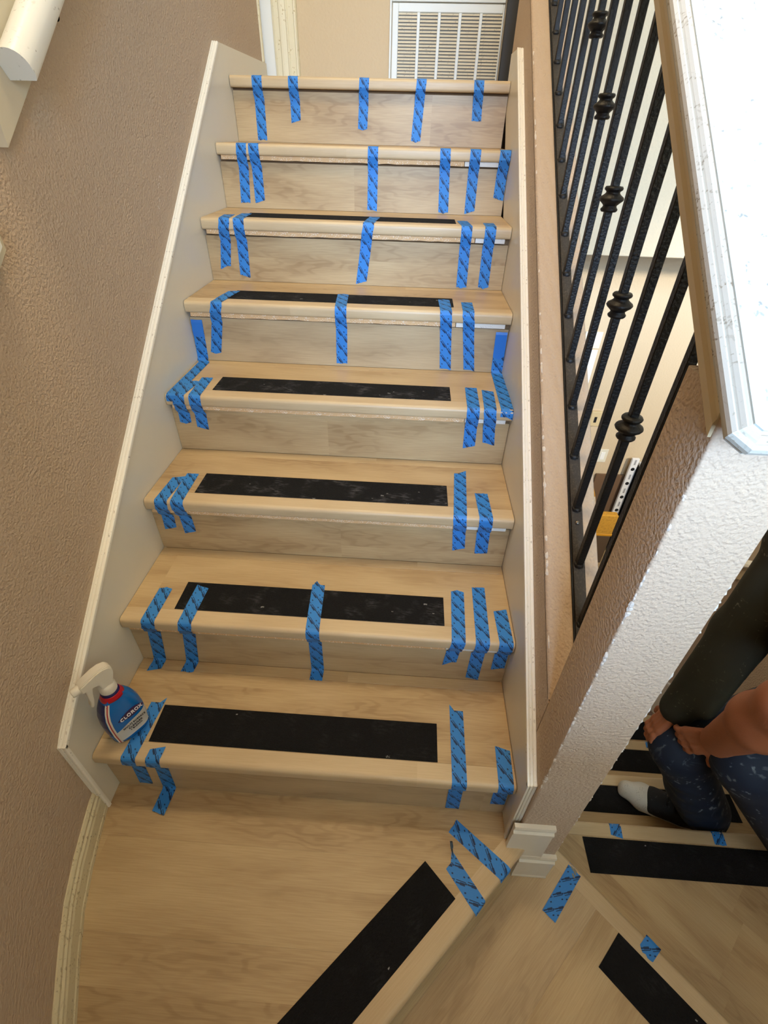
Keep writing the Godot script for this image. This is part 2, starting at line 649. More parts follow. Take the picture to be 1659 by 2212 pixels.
func build_shell() -> void:
	# left wall: straight beside the flight, then bending round the winder
	var path := PackedVector2Array([Vector2(-0.017, -2.33), Vector2(-0.017, -1.2)])
	path.append_array(left_path())
	structure("wall_left", wall_strip(path, -1.6, 3.96), M.wall, "tan textured wall along the left of the flight", "wall")
	# gouges and flecks of white filler on that wall: [y, z]
	var marks := tool()
	for q in [[1.259, -1.058, 3.0], [1.240, -1.042, 3.4], [1.209, -1.027, 2.6], [1.188, -1.014, 2.8], [1.107, -0.310, 1.2], [0.884, -0.258, 1.4], [0.866, -0.545, 1.6], [0.646, -0.306, 1.5], [0.608, -0.277, 1.0], [0.997, -0.890, 1.2], [0.966, -0.860, 1.0]]:
		for k in 3:
			chip_flake(marks, Vector3(-0.0168, q[0] + 0.006 * rng.randf_range(-1, 1), q[1] + 0.005 * rng.randf_range(-1, 1)), Vector3.RIGHT, Vector3(0, 0.9, 0.3).normalized(), 0.0007 * q[2], 0.0016 * q[2])
	var mk := put("filler_chips", done(marks), M.chip, get_node("wall_left"))
	mk.set_meta("kind", "stuff")

	# unseen parapet added to keep window light off the lowest steps; the raised room beyond it has one wide window facing the stairs
	structure("wall_added_parapet", box_mesh(Vector3(0.50, -1.6, 1.40), Vector3(3.40, 1.28, 1.52), 0.004), M.wall, "added unseen parapet behind the viewer that shades the lowest steps", "wall")
	structure("wall_return", box_mesh(Vector3(-1.00, -1.6, 1.40), Vector3(0.62, 3.96, 1.52), 0.0), M.wall, "return wall beside the parapet", "wall")
	structure("floor_raised", box_mesh(Vector3(-1.00, 1.10, 1.52), Vector3(3.40, 1.20, 6.50), 0.0), M.oak_a, "wood floor of the raised room behind the parapet", "floor")
	structure("wall_left_raised", box_mesh(Vector3(-1.12, 1.10, 1.40), Vector3(-1.00, 4.90, 6.50), 0.0), M.wall_far, "left wall of the raised room", "wall")
	var hole_lo := Vector2(-0.60, 1.50)
	var hole_hi := Vector2(3.00, 4.60)
	var st := tool()
	add_box(st, Vector3(-1.12, 1.10, 6.50), Vector3(hole_lo.x, 4.90, 6.64), 0.0)
	add_box(st, Vector3(hole_hi.x, 1.10, 6.50), Vector3(3.52, 4.90, 6.64), 0.0)
	add_box(st, Vector3(hole_lo.x, 1.10, 6.50), Vector3(hole_hi.x, hole_lo.y, 6.64), 0.0)
	add_box(st, Vector3(hole_lo.x, hole_hi.y, 6.50), Vector3(hole_hi.x, 4.90, 6.64), 0.0)
	structure("wall_back", done(st), M.wall_far, "window wall of the raised room behind the viewer", "wall")
	var win := Node3D.new()
	win.name = "window_1"
	add_child(win)
	tag(win, "wide window of the raised room behind the viewer", "window", "", "structure")
	st = tool()
	for q in [[hole_lo.x, hole_lo.y, hole_hi.x, hole_lo.y + 0.06], [hole_lo.x, hole_hi.y - 0.06, hole_hi.x, hole_hi.y], [hole_lo.x, hole_lo.y + 0.06, hole_lo.x + 0.06, hole_hi.y - 0.06], [hole_hi.x - 0.06, hole_lo.y + 0.06, hole_hi.x, hole_hi.y - 0.06], [1.17, hole_lo.y + 0.06, 1.23, hole_hi.y - 0.06]]:
		add_box(st, Vector3(q[0], q[1], 6.54), Vector3(q[2], q[3], 6.60), 0.004)
	put("window_frame", done(st), M.trim, win)
	for k in 2:
		put("pane", box_mesh(Vector3([-0.54, 1.23][k], 1.56, 6.565), Vector3([1.17, 2.94][k], 4.54, 6.571), 0.0), M.glass, win)

	# unseen slab added to hold lamp light off the winder
	structure("ceiling_added_slab", box_mesh(Vector3(-0.015, 2.36, -0.28), Vector3(3.40, 2.52, 1.40), 0.004), M.ceiling, "added unseen low ceiling that shades the winder steps", "ceiling")

	# right-hand outer wall of the hall, far lower wall, header wall over the hall, soffit
	structure("wall_right", box_mesh(Vector3(3.40, -1.6, -3.02), Vector3(3.52, 4.90, 6.50), 0.0), M.wall_far, "plain wall closing the hall on the right", "wall")
	structure("wall_hall", box_mesh(Vector3(1.134, -1.6, -3.02), Vector3(3.40, 0.95, -2.90), 0.0), M.wall_far, "tan wall low in the hall behind the railing", "wall")
	structure("wall_header", box_mesh(Vector3(1.134, 0.949, -2.10), Vector3(3.40, 3.96, -1.98), 0.003), M.wall_far, "pale wall above the hall seen through the balusters", "wall")
	structure("ceiling_hall", box_mesh(Vector3(1.134, 0.95, -3.02), Vector3(3.40, 1.10, -2.10), 0.0), M.ceiling, "low ceiling of the hall behind the header wall", "ceiling")
	structure("wall_far", box_mesh(Vector3(-1.2, 1.40, -2.60), Vector3(1.134, 3.96, -2.44), 0.0), M.wall_far, "cream wall at the back of the upper landing", "wall")
	structure("wall_side", box_mesh(Vector3(-1.2, 1.40, -2.60), Vector3(-1.08, 3.96, -2.33), 0.0), M.wall_far, "end wall of the recess beside the landing", "wall")
	structure("wall_recess", box_mesh(Vector3(-1.2, 1.40, -2.33), Vector3(-0.137, 3.96, -2.21), 0.0), M.wall_far, "wall closing the recess beside the landing", "wall")
	structure("ceiling", box_mesh(Vector3(-1.2, 3.96, -3.02), Vector3(3.52, 4.08, 1.52), 0.0), M.ceiling, "white ceiling above the stairwell", "ceiling")
	structure("ceiling_raised", box_mesh(Vector3(-1.12, 4.90, 1.40), Vector3(3.52, 5.02, 6.64), 0.0), M.ceiling, "white ceiling of the raised room", "ceiling")
	structure("wall_upper_back", box_mesh(Vector3(-1.12, 4.08, 1.40), Vector3(3.52, 4.90, 1.52), 0.0), M.ceiling, "wall strip where the raised room's ceiling steps up", "wall")
	structure("floor_hall", box_mesh(Vector3(1.134, -1.60, -3.02), Vector3(3.52, -1.52, 1.54), 0.0), M.oak_a, "wood floor of the lower hall", "floor")

	# ceiling lamps; the small winder one is an added warm fill
	for q in [["square flush ceiling light above the flight", Vector3(0.34, 3.96, -0.52), 0.25, M.lamp_white], ["small added warm fill light over the winder", Vector3(0.75, 2.36, 0.26), 0.12, M.added_lamp_glow]]:
		var t := thing("ceiling_light", q[0], "lamp", "", q[1])
		var h: float = q[2]
		st = tool()
		for b in [[-h - 0.03, -h - 0.03, h + 0.03, -h], [-h - 0.03, h, h + 0.03, h + 0.03], [-h - 0.03, -h, -h, h], [h, -h, h + 0.03, h]]:
			add_box(st, Vector3(b[0], -0.085, b[1]), Vector3(b[2], 0.0, b[3]), 0.004)
		put("frame", done(st), M.white_metal, t)
		put("diffuser", box_mesh(Vector3(-h, -0.075, -h), Vector3(h, -0.06, h), 0.0), q[3], t)


	# unseen spot added to brighten the hall wall
	var sp := thing("added_hall_spot", "added unseen spot on the right-hand wall that brightens the hall wall", "lamp", "", Vector3(3.30, 1.50, 0.0))
	var aim := Basis.looking_at(Vector3(-1.2, -1.65, -2.9).normalized(), Vector3.UP)
	put("bracket", box_mesh(Vector3(0.02, -0.02, -0.02), Vector3(0.0995, 0.02, 0.02), 0.003), M.white_metal, sp)
	var fz := Transform3D(aim * Basis(Vector3(1, 0, 0), Vector3(0, 0, -1), Vector3(0, 1, 0)), Vector3.ZERO)
	put("shade", lathe([[0.0, -0.065], [0.045, -0.06], [0.060, -0.03], [0.066, 0.050], [0.062, 0.050], [0.056, -0.028], [0.0, -0.050]], fz, 24), M.white_metal, sp)
	put("bulb", lathe([[0.0, -0.045], [0.030, -0.030], [0.040, 0.0], [0.030, 0.028], [0.0, 0.040]], fz, 20), M.lamp_white, sp)
	var spot := SpotLight3D.new()
	spot.name = "added_hall_spot_light"
	spot.light_color = Color(1.0, 0.95, 0.88)
	spot.light_energy = 9.5
	spot.light_size = 0.05
	spot.spot_angle = 27.0
	spot.spot_angle_attenuation = 0.8
	spot.spot_range = 9.0
	spot.spot_attenuation = 2.0
	spot.shadow_enabled = true
	add_child(spot)
	spot.global_transform = Transform3D(aim, Vector3(3.30, 1.50, 0.0) - aim.z * 0.07)


# ---------------------------------------------------------------- upper flight
# nosing profile in (z, y) with its front lower corner region rounded; front at z = 0, top at y = 0
func nosing_profile(depth: float) -> PackedVector2Array:
	var p := PackedVector2Array([Vector2(-depth, -0.0335), Vector2(-depth, 0.0)])
	var a := arc(-0.011, -0.011, 0.011, 90, 0, 6)
	p.append_array(a)
	p.append_array(arc(-0.007, -0.0265, 0.007, 0, -90, 4))
	return p


func nosing_mesh(x0: float, x1: float, y: float, z: float, depth := 0.045) -> ArrayMesh:
	var f := frame_zy()
	f.origin = Vector3(0, y, z)
	return prism(nosing_profile(depth), x0, x1, f, Vector2(rng.randf() * 3.0, rng.randf()), true)


func build_upper_flight() -> void:
	var t := thing("staircase", "upper flight of eight oak-look steps rising to the landing", "staircase")
	for i in range(1, 9):
		var y := RISE * i
		var zr := -RUN * (i - 1)
		var zn := zr + NOSE
		var o := Vector2(rng.randf() * 5.0, rng.randf() * 3.0)
		put("riser", box_mesh(Vector3(0.001, y - RISE, zr - 0.012), Vector3(WIDE - 0.001, y - [0.0, 0.0395, 0.0520, 0.0525, 0.0525, 0.0525, 0.0530, 0.0530, 0.0410][i], zr), 0.0004, Transform3D.IDENTITY, o), M.oak_b if i in [3, 4, 6, 7, 8] else M.oak_c, t)
		put("nosing", nosing_mesh(0.002, WIDE - 0.0015, y, zn), M.nosing, t)
		var back := -RUN * i if i < 8 else -2.44
		o = Vector2(rng.randf() * 5.0, rng.randf() * 3.0)
		var seam := back + 0.032 if i < 8 else back
		put("tread", box_mesh(Vector3(0.001, y - 0.018, seam), Vector3(WIDE - 0.001, y - 0.0003, zn - 0.0455), 0.0006, Transform3D.IDENTITY, o), [M.oak_a, M.oak_b][i % 2], t)
		if i < 8:
			put("tread", box_mesh(Vector3(0.001, y - 0.018, back), Vector3(WIDE - 0.001, y - 0.0004, seam - 0.0006), 0.0006, Transform3D.IDENTITY, o + Vector2(1.7, 0.4)), M.oak_a, t)
		if i >= 2 and i <= 7:
			var cut := 0.86 + 0.03 * sin(i * 2.3)
			put("raw_strip", rough_strip(0.012, cut, y, zr, i), M.raw_wood, t)
			put("filler_strip", box_mesh(Vector3(cut + 0.002, y - 0.0475, zr), Vector3(WIDE - 0.016, y - 0.034, zn - 0.009), 0.001), M.filler, t)
		elif i == 1:
			put("raw_strip", box_mesh(Vector3(0.012, y - 0.038, zr), Vector3(WIDE - 0.016, y - 0.034, zn - 0.006), 0.001), M.raw_wood, t)
	# carcass under the treads, so that nothing shows between riser and tread
	var poly := PackedVector2Array()
	for i in range(1, 9):
		poly.append(Vector2(-RUN * (i - 1) - 0.013, RISE * (i - 1) - 0.02))
		poly.append(Vector2(-RUN * (i - 1) - 0.013, RISE * i - 0.019))
	poly.append(Vector2(-2.44, RISE * 8 - 0.019))
	poly.append(Vector2(-2.44, -0.02))
	put("carcass", prism(poly, 0.0, WIDE, frame_zy()), M.carcass, t)


# splintered strip of old bare wood left under a nosing
func rough_strip(x0: float, x1: float, y: float, zr: float, seed_no: int) -> ArrayMesh:
	var n := noise(900 + seed_no, 14.0, 3)
	var poly := PackedVector2Array()
	poly.append(Vector2(x0, y - 0.034))
	var k := 60
	for i in k + 1:
		var x := lerpf(x0, x1, float(i) / k)
		poly.append(Vector2(x, y - 0.0465 - 0.0018 * n.get_noise_1d(x)))
	poly.append(Vector2(x1, y - 0.034))
	return prism(poly, zr, zr + NOSE - 0.0085, Transform3D.IDENTITY)


# ---------------------------------------------------------------- winders and the lower flight
func planks(t: Node3D, called: String, poly: PackedVector2Array, y: float, turn: float, first: float, width: float, mats: Array) -> void:
	# cut a tread outline (x, z) into planks running along the direction «turn» (radians from +x towards +z)
	var u := Vector2(cos(turn), sin(turn))
	var v := Vector2(-u.y, u.x)
	var k := 0
	var at := first
	var local := PackedVector2Array()
	for p in poly:
		local.append(Vector2(p.dot(u), p.dot(v)))
	var f := Transform3D(Basis(Vector3(u.x, 0, u.y), Vector3(v.x, 0, v.y), Vector3(0, 1, 0)), Vector3(0, 0, 0))
	while at < first + 12.0 * width:
		var cell := PackedVector2Array([Vector2(-6, at + 0.0001), Vector2(6, at + 0.0001), Vector2(6, at + width - 0.0001), Vector2(-6, at + width - 0.0001)])
		for piece in Geometry2D.intersect_polygons(local, cell):
			put(called, prism(piece, y - 0.018, y - 0.0003, f, Vector2(k * 2.37, k * 0.71)), mats[k % mats.size()], t)
		at += width
		k += 1


func build_winders_and_lower_flight() -> void:
	var t := thing("staircase", "two winder treads and the lower flight turning back beneath the railing", "staircase")
	# winder tread at the foot of the upper flight (y = 0), cut along x + z = 1.075 behind its nosing
	var outline := PackedVector2Array([Vector2(0.0, -0.001), Vector2(WIDE + 0.012, -0.001), Vector2(WIDE + 0.012, 0.0615), Vector2(0.30, 0.775)])
	var rim := left_path()
	rim.reverse()
	for p in rim:
		if p.y < 0.70:
			outline.append(p + Vector2(-0.002, 0))
	planks(t, "tread", outline, 0.0, 0.0, -0.06, 0.178, [M.oak_b, M.oak_a, M.oak_b])
	var dir := Vector3(-DEG45, 0, DEG45)
	var f := Transform3D(Basis(Vector3(DEG45, 0, DEG45), Vector3.UP, dir), Vector3(0.5625 + 0.5, 0, 0.5625 - 0.5))
	put("nosing", prism(nosing_profile(0.0490), -0.0, 0.985, f, Vector2(0.3, 0.4), true), M.nosing, t)
	put("riser", box_mesh(Vector3(-0.035, -RISE, -0.04), Vector3(-0.022, -0.034, 0.985), 0.0, f), M.oak_c, t)
	# second winder tread (y = -0.19)
	outline = PackedVector2Array([Vector2(1.1065, -0.0115), Vector2(0.36, 0.735), Vector2(0.47, 0.92), Vector2(0.57, 1.06), Vector2(0.64, 1.25), Vector2(0.66, 1.395), Vector2(2.13, 1.395), Vector2(2.13, 1.012)])
	planks(t, "tread", outline, -RISE, -PI / 4.0, 0.62, 0.182, [M.oak_a, M.oak_c])
	var d2 := Vector3(DEG45, 0, DEG45)
	var f2 := Transform3D(Basis(Vector3(DEG45, 0, -DEG45), Vector3.UP, d2), Vector3(1.163, -RISE, -0.017))
	put("nosing", prism(nosing_profile(0.0440), 0.0, 1.36, Transform3D(Basis(Vector3(DEG45, 0, -DEG45), Vector3.UP, d2), Vector3(1.163, -RISE, -0.017)), Vector2(1.3, 0.1), true), M.nosing, t)
	put("riser", box_mesh(Vector3(-0.035, -RISE, 0.0), Vector3(-0.022, -0.034, 1.36), 0.0, f2), M.oak_c, t)
	# third tread (y = -0.38)
	outline = PackedVector2Array([Vector2(1.135, -0.1005), Vector2(2.13, -0.1005), Vector2(2.13, 0.98), Vector2(1.135, -0.015)])
	planks(t, "tread", outline, -2.0 * RISE, PI / 4.0, -1.70, 0.18, [M.oak_b, M.oak_a])
	for k in range(2, 8):
		var y := -RISE * k
		var zf := -0.144 - LOW_RUN * (k - 2)
		var g := Transform3D(Basis(Vector3(0, 0, -1), Vector3.UP, Vector3(1, 0, 0)), Vector3(0, y, zf))
		put("nosing", prism(nosing_profile(0.0430), 1.136, 2.129, g, Vector2(rng.randf() * 3.0, rng.randf()), true), M.nosing, t)
		put("riser", box_mesh(Vector3(1.136, y - RISE, zf + 0.022), Vector3(2.129, y - 0.034, zf + 0.034), 0.0, Transform3D.IDENTITY, Vector2(k * 1.3, 0.0)), M.oak_c, t)
		if k > 2:
			put("tread", box_mesh(Vector3(1.136, y - 0.018, zf + 0.0435), Vector3(2.129, y - 0.0003, zf + LOW_RUN + 0.022), 0.0005, Transform3D.IDENTITY, Vector2(k * 1.7, k * 0.33)), M.oak_b if k % 2 else M.oak_a, t)


# ---------------------------------------------------------------- skirt boards and baseboards
func board_poly(top: float) -> PackedVector2Array:
	# stair skirt outline in (z, y): plumb front end at z = 0.053, sloped top y = top - SLOPE z, level piece on the landing
	var zk := (top - 1.597) / SLOPE
	return PackedVector2Array([Vector2(0.053, -0.0), Vector2(0.053, top - SLOPE * 0.053), Vector2(zk, 1.597), Vector2(-2.33, 1.597), Vector2(-2.33, 1.50), Vector2(-0.3, 0.02)])


# bead-edged cap along the top edge of a skirt board
func cap_profile(w: float) -> PackedVector2Array:
	var p := PackedVector2Array([Vector2(0, -0.004), Vector2(w, -0.004)])
	p.append_array(arc(w - 0.003, 0.002, 0.003, 0, 90, 3))
	p.append_array(PackedVector2Array([Vector2(w * 0.66, 0.005), Vector2(w * 0.60, 0.0025), Vector2(w * 0.54, 0.005)]))
	p.append_array(PackedVector2Array([Vector2(w * 0.30, 0.006), Vector2(w * 0.24, 0.003), Vector2(w * 0.18, 0.006), Vector2(0, 0.006)]))
	return p


func build_skirts() -> void:
	for side in 2:
		var top: float = [0.338, 0.324][side]
		var x0: float = [-0.0168, WIDE][side]
		var x1: float = [0.0, WIDE + 0.0185][side]
		var t := Node3D.new()
		t.name = "trim_%d" % (side + 1)
		add_child(t)
		tag(t, ["cream skirt board along the left wall of the flight", "cream skirt board along the right-hand wall under the railing"][side], "trim", "", "structure")
		var poly := board_poly(top)
		if side == 1:
			poly = PackedVector2Array([poly[0], poly[1], poly[2], Vector2(-1.85, 1.597), Vector2(-1.85, 1.50), poly[5]])
		put("board", prism(poly, x0, x1, frame_zy()), M.skirt, t)
		# sloped cap moulding
		var f := frame_slope()
		var c := cos(atan(SLOPE))
		var w := x1 - x0 + 0.003
		var zk: float = (top - 1.597) / SLOPE
		var f2 := f
		f2.origin = Vector3(x0 - (0.0 if side == 0 else 0.003), 0, 0) + f.basis.y * (top * c)
		put("cap_moulding", prism(cap_profile(w), (zk + 0.004) / c - top * sin(atan(SLOPE)), 0.0545 / c - top * sin(atan(SLOPE)), f2), M.trim, t)
		# plumb moulding on the front end
		var f3 := Transform3D(Basis(Vector3(1, 0, 0), Vector3(0, 0, 1), Vector3(0, -1, 0)), Vector3(f2.origin.x, 0, 0.053))
		put("end_moulding", prism(cap_profile(w), -(top - SLOPE * 0.053) - 0.004, 0.0 if side == 0 else 0.0, f3), M.trim if side == 0 else M.skirt, t)
	# baseboard along the bending wall beside the winder
	var bb := tool()
	var path := left_path()
	var prof := PackedVector2Array([Vector2(0, 0), Vector2(0.014, 0), Vector2(0.014, 0.012), Vector2(0.0125, 0.016), Vector2(0.0125, 0.050), Vector2(0.0105, 0.056), Vector2(0.0105, 0.063), Vector2(0.007, 0.068), Vector2(0.007, 0.076), Vector2(0.003, 0.083), Vector2(0.0, 0.083)])
	var from := 0
	var rows := []
	var ps := PackedVector2Array([Vector2(-0.017, 0.054)])
	for p in path:
		if p.y > 0.06 and p.y < 0.70:
			ps.append(p)
	for i in ps.size():
		var d := (ps[mini(i + 1, ps.size() - 1)] - ps[maxi(i - 1, 0)]).normalized()
		var nn := Vector2(d.y, -d.x)
		var row := []
		for q in prof:
			row.append(Vector3(ps[i].x + nn.x * q.x, q.y, ps[i].y + nn.y * q.x))
		rows.append([row, nn])
	for i in rows.size() - 1:
		for k in prof.size() - 1:
			var e := prof[k + 1] - prof[k]
			var pn := Vector2(e.y, -e.x).normalized()
			var n3 := Vector3(rows[i][1].x * pn.x, pn.y, rows[i][1].y * pn.x).normalized()
			tri(bb, rows[i][0][k], rows[i][0][k + 1], rows[i + 1][0][k + 1], n3)
			tri(bb, rows[i][0][k], rows[i + 1][0][k + 1], rows[i + 1][0][k], n3)
	structure("baseboard_left", done(bb), M.trim_base, "scuffed cream baseboard curving along the left wall by the winder", "baseboard")
	# lower flight skirt on the far side wall
	var lt := Node3D.new()
	lt.name = "trim_3"
	add_child(lt)
	tag(lt, "cream skirt board beside the lower flight behind the person", "trim", "", "structure")
	var n0 := 0.177 - 0.38 + SLOPE * 0.144
	var poly2 := PackedVector2Array([Vector2(-0.05, n0 + 0.004 + SLOPE * -0.05), Vector2(-0.05, -0.5), Vector2(-1.7, -1.52), Vector2(-1.7, n0 - SLOPE * 1.7)])
	put("board", prism(poly2, 2.112, 2.131, frame_zy()), M.skirt, lt)
	var fs := Transform3D(Basis(Vector3(1, 0, 0), Vector3(0, cos(atan(SLOPE)), -sin(atan(SLOPE))), Vector3(0, sin(atan(SLOPE)), cos(atan(SLOPE)))), Vector3(2.109, n0, 0))
	put("cap_moulding", prism(cap_profile(0.022), -1.7 / cos(atan(SLOPE)), -0.05 / cos(atan(SLOPE)), fs), M.trim, lt)

# ---------------------------------------------------------------- divider wall and post under the railing
const TOP := 0.449   # top of the divider: y = TOP - SLOPE z
const DX0 := 1.0195
const DX1 := 1.134


func build_divider() -> void:
	# sloped dividing wall with eased top edges
	var f := frame_slope()
	var c := cos(atan(SLOPE))
	var s := sin(atan(SLOPE))
	var poly := PackedVector2Array([Vector2(-0.0315, TOP + SLOPE * 0.0315 - 0.012), Vector2(-0.0315, -1.52), Vector2(-1.98, -1.52), Vector2(-1.98, TOP + SLOPE * 1.98 - 0.012)])
	var st := tool()
	add_prism(st, poly, DX0, DX1, frame_zy())
	var h := TOP * c
	var cap := PackedVector2Array([Vector2(DX0, h - 0.012)])
	cap.append_array(arc(DX1 - 0.009, h - 0.009, 0.009, 0, 90, 4))
	cap.append_array(arc(DX0 + 0.009, h - 0.009, 0.009, 90, 180, 4))
	cap.append(Vector2(DX1, h - 0.012))
	cap = PackedVector2Array([Vector2(DX0, h - 0.0125), Vector2(DX1, h - 0.0125)])
	cap.append_array(arc(DX1 - 0.009, h - 0.009, 0.009, 0, 90, 4))
	cap.append_array(arc(DX0 + 0.009, h - 0.009, 0.009, 90, 180, 4))
	var z_of := func(z: float) -> float: return z / c - TOP * c * s / c
	add_prism(st, cap, z_of.call(-1.98), z_of.call(-0.0315), f, Vector2.ZERO, true)
	structure("wall_divider", done(st), M.wall, "tan sloping wall under the black railing", "wall")
	# post at the turn of the stairs
	var t := thing("newel_post", "square tan drywall post with chipped corners at the turn of the stairs", "post")
	var pts := PackedVector2Array()
	for q in [[DX0, -0.0313, 180], [DX1, -0.0313, 270], [DX1, 0.067, 0], [DX0, 0.067, 90]]:
		var sx := 1.0 if q[0] == DX1 else -1.0
		var sz := 1.0 if q[1] > 0.0 else -1.0
		pts.append_array(arc(q[0] - sx * 0.004, q[1] - sz * 0.004, 0.004, q[2], q[2] + 90, 3))
	var post := PackedVector2Array()
	for p in pts:
		post.append(p)
	var shaft := tool()
	var fr := frame_xz()
	add_prism(shaft, post, -0.385, 1.165, fr, Vector2.ZERO, true)
	put("shaft", done(shaft), M.wall, t)
	# base boards wrapping the post where the winders step down
	put("base_board", base_board(1.000, 1.094, -0.052, 0.122, 0.067, 0.0125), M.skirt, t)
	put("base_board", base_board(1.046, 1.136, -0.189, -0.0535, 0.067, 0.0125), M.skirt, t)
	# flakes of white filler showing along the chipped corner beads
	var chips := tool()
	for k in 46:
		var y := 0.30 + 0.78 * rng.randf()
		chip_flake(chips, Vector3(DX0 + 0.0008, y, 0.0665), Vector3(-0.7, 0, 0.7), Vector3.UP, 0.0012 + 0.0020 * rng.randf(), 0.003 + 0.012 * pow(rng.randf(), 2.0))
	for k in 34:
		var y := -0.02 + 1.05 * rng.randf()
		chip_flake(chips, Vector3(DX1 - 0.0012, y, 0.0667), Vector3(0.6, 0, 0.8), Vector3.UP, 0.0010 + 0.0012 * rng.randf(), 0.004 + 0.016 * pow(rng.randf(), 2.0))
	for y in [0.85, 0.86, 0.868, 0.335, 0.345, 0.352]:
		chip_flake(chips, Vector3(DX0 + 0.002, y, 0.0665), Vector3(-0.5, 0, 0.8), Vector3(0.15, 1, 0).normalized(), 0.0042, 0.008)
	var cm := put("filler_chips", done(chips), M.chip, t)
	cm.set_meta("kind", "stuff")
	# the same along the divider's top edges
	chips = tool()
	var up := f.basis.z * -1.0
	for k in 44:
		var z := -0.10 - 1.75 * rng.randf()
		var p := Vector3(DX0 + 0.0016, TOP - SLOPE * z - 0.0022, z)
		chip_flake(chips, p, (Vector3(-0.8, 0, 0) + f.basis.y * 0.8).normalized(), up, 0.0012 + 0.0022 * rng.randf(), 0.004 + 0.012 * pow(rng.randf(), 2.0))
	for z in [-0.30, -0.27, -0.255, -0.24, -0.40, -0.47]:
		chip_flake(chips, Vector3(DX0 + 0.0022, TOP - SLOPE * z - 0.0018, z), (Vector3(-0.8, 0, 0) + f.basis.y).normalized(), up, 0.004, 0.008)
	var cw := put("filler_chips", done(chips), M.chip, get_node("wall_divider"))
	cw.set_meta("kind", "stuff")


func base_board(x0: float, x1: float, y0: float, y1: float, z0: float, deep: float) -> ArrayMesh:
	var p := PackedVector2Array([Vector2(z0, y0), Vector2(z0 + deep, y0), Vector2(z0 + deep, y0 + 0.008), Vector2(z0 + deep - 0.0015, y0 + 0.011), Vector2(z0 + deep - 0.0015, y1 - 0.036), Vector2(z0 + deep + 0.001, y1 - 0.033), Vector2(z0 + deep + 0.001, y1 - 0.026), Vector2(z0 + deep - 0.004, y1 - 0.021), Vector2(z0 + deep - 0.004, y1 - 0.010), Vector2(z0 + deep - 0.001, y1 - 0.007), Vector2(z0 + deep - 0.003, y1), Vector2(z0, y1)])
	return prism(p, x0, x1, frame_zy())


# a raised irregular flake: centre, outward normal, long axis
func chip_flake(st: SurfaceTool, c: Vector3, n: Vector3, along: Vector3, half_w: float, half_l: float) -> void:
	n = n.normalized()
	var side := along.cross(n).normalized()
	var top := c + n * 0.0009
	var ring := []
	var k := 7
	for i in k:
		var a := TAU * i / k
		var r := 0.65 + 0.5 * rng.randf()
		ring.append(c - n * 0.0012 + side * cos(a) * half_w * r + along * sin(a) * half_l * r)
	for i in k:
		var a: Vector3 = ring[i]
		var b: Vector3 = ring[(i + 1) % k]
		tri(st, top, a, b, (n + ((a + b) * 0.5 - c).normalized() * 0.3).normalized())


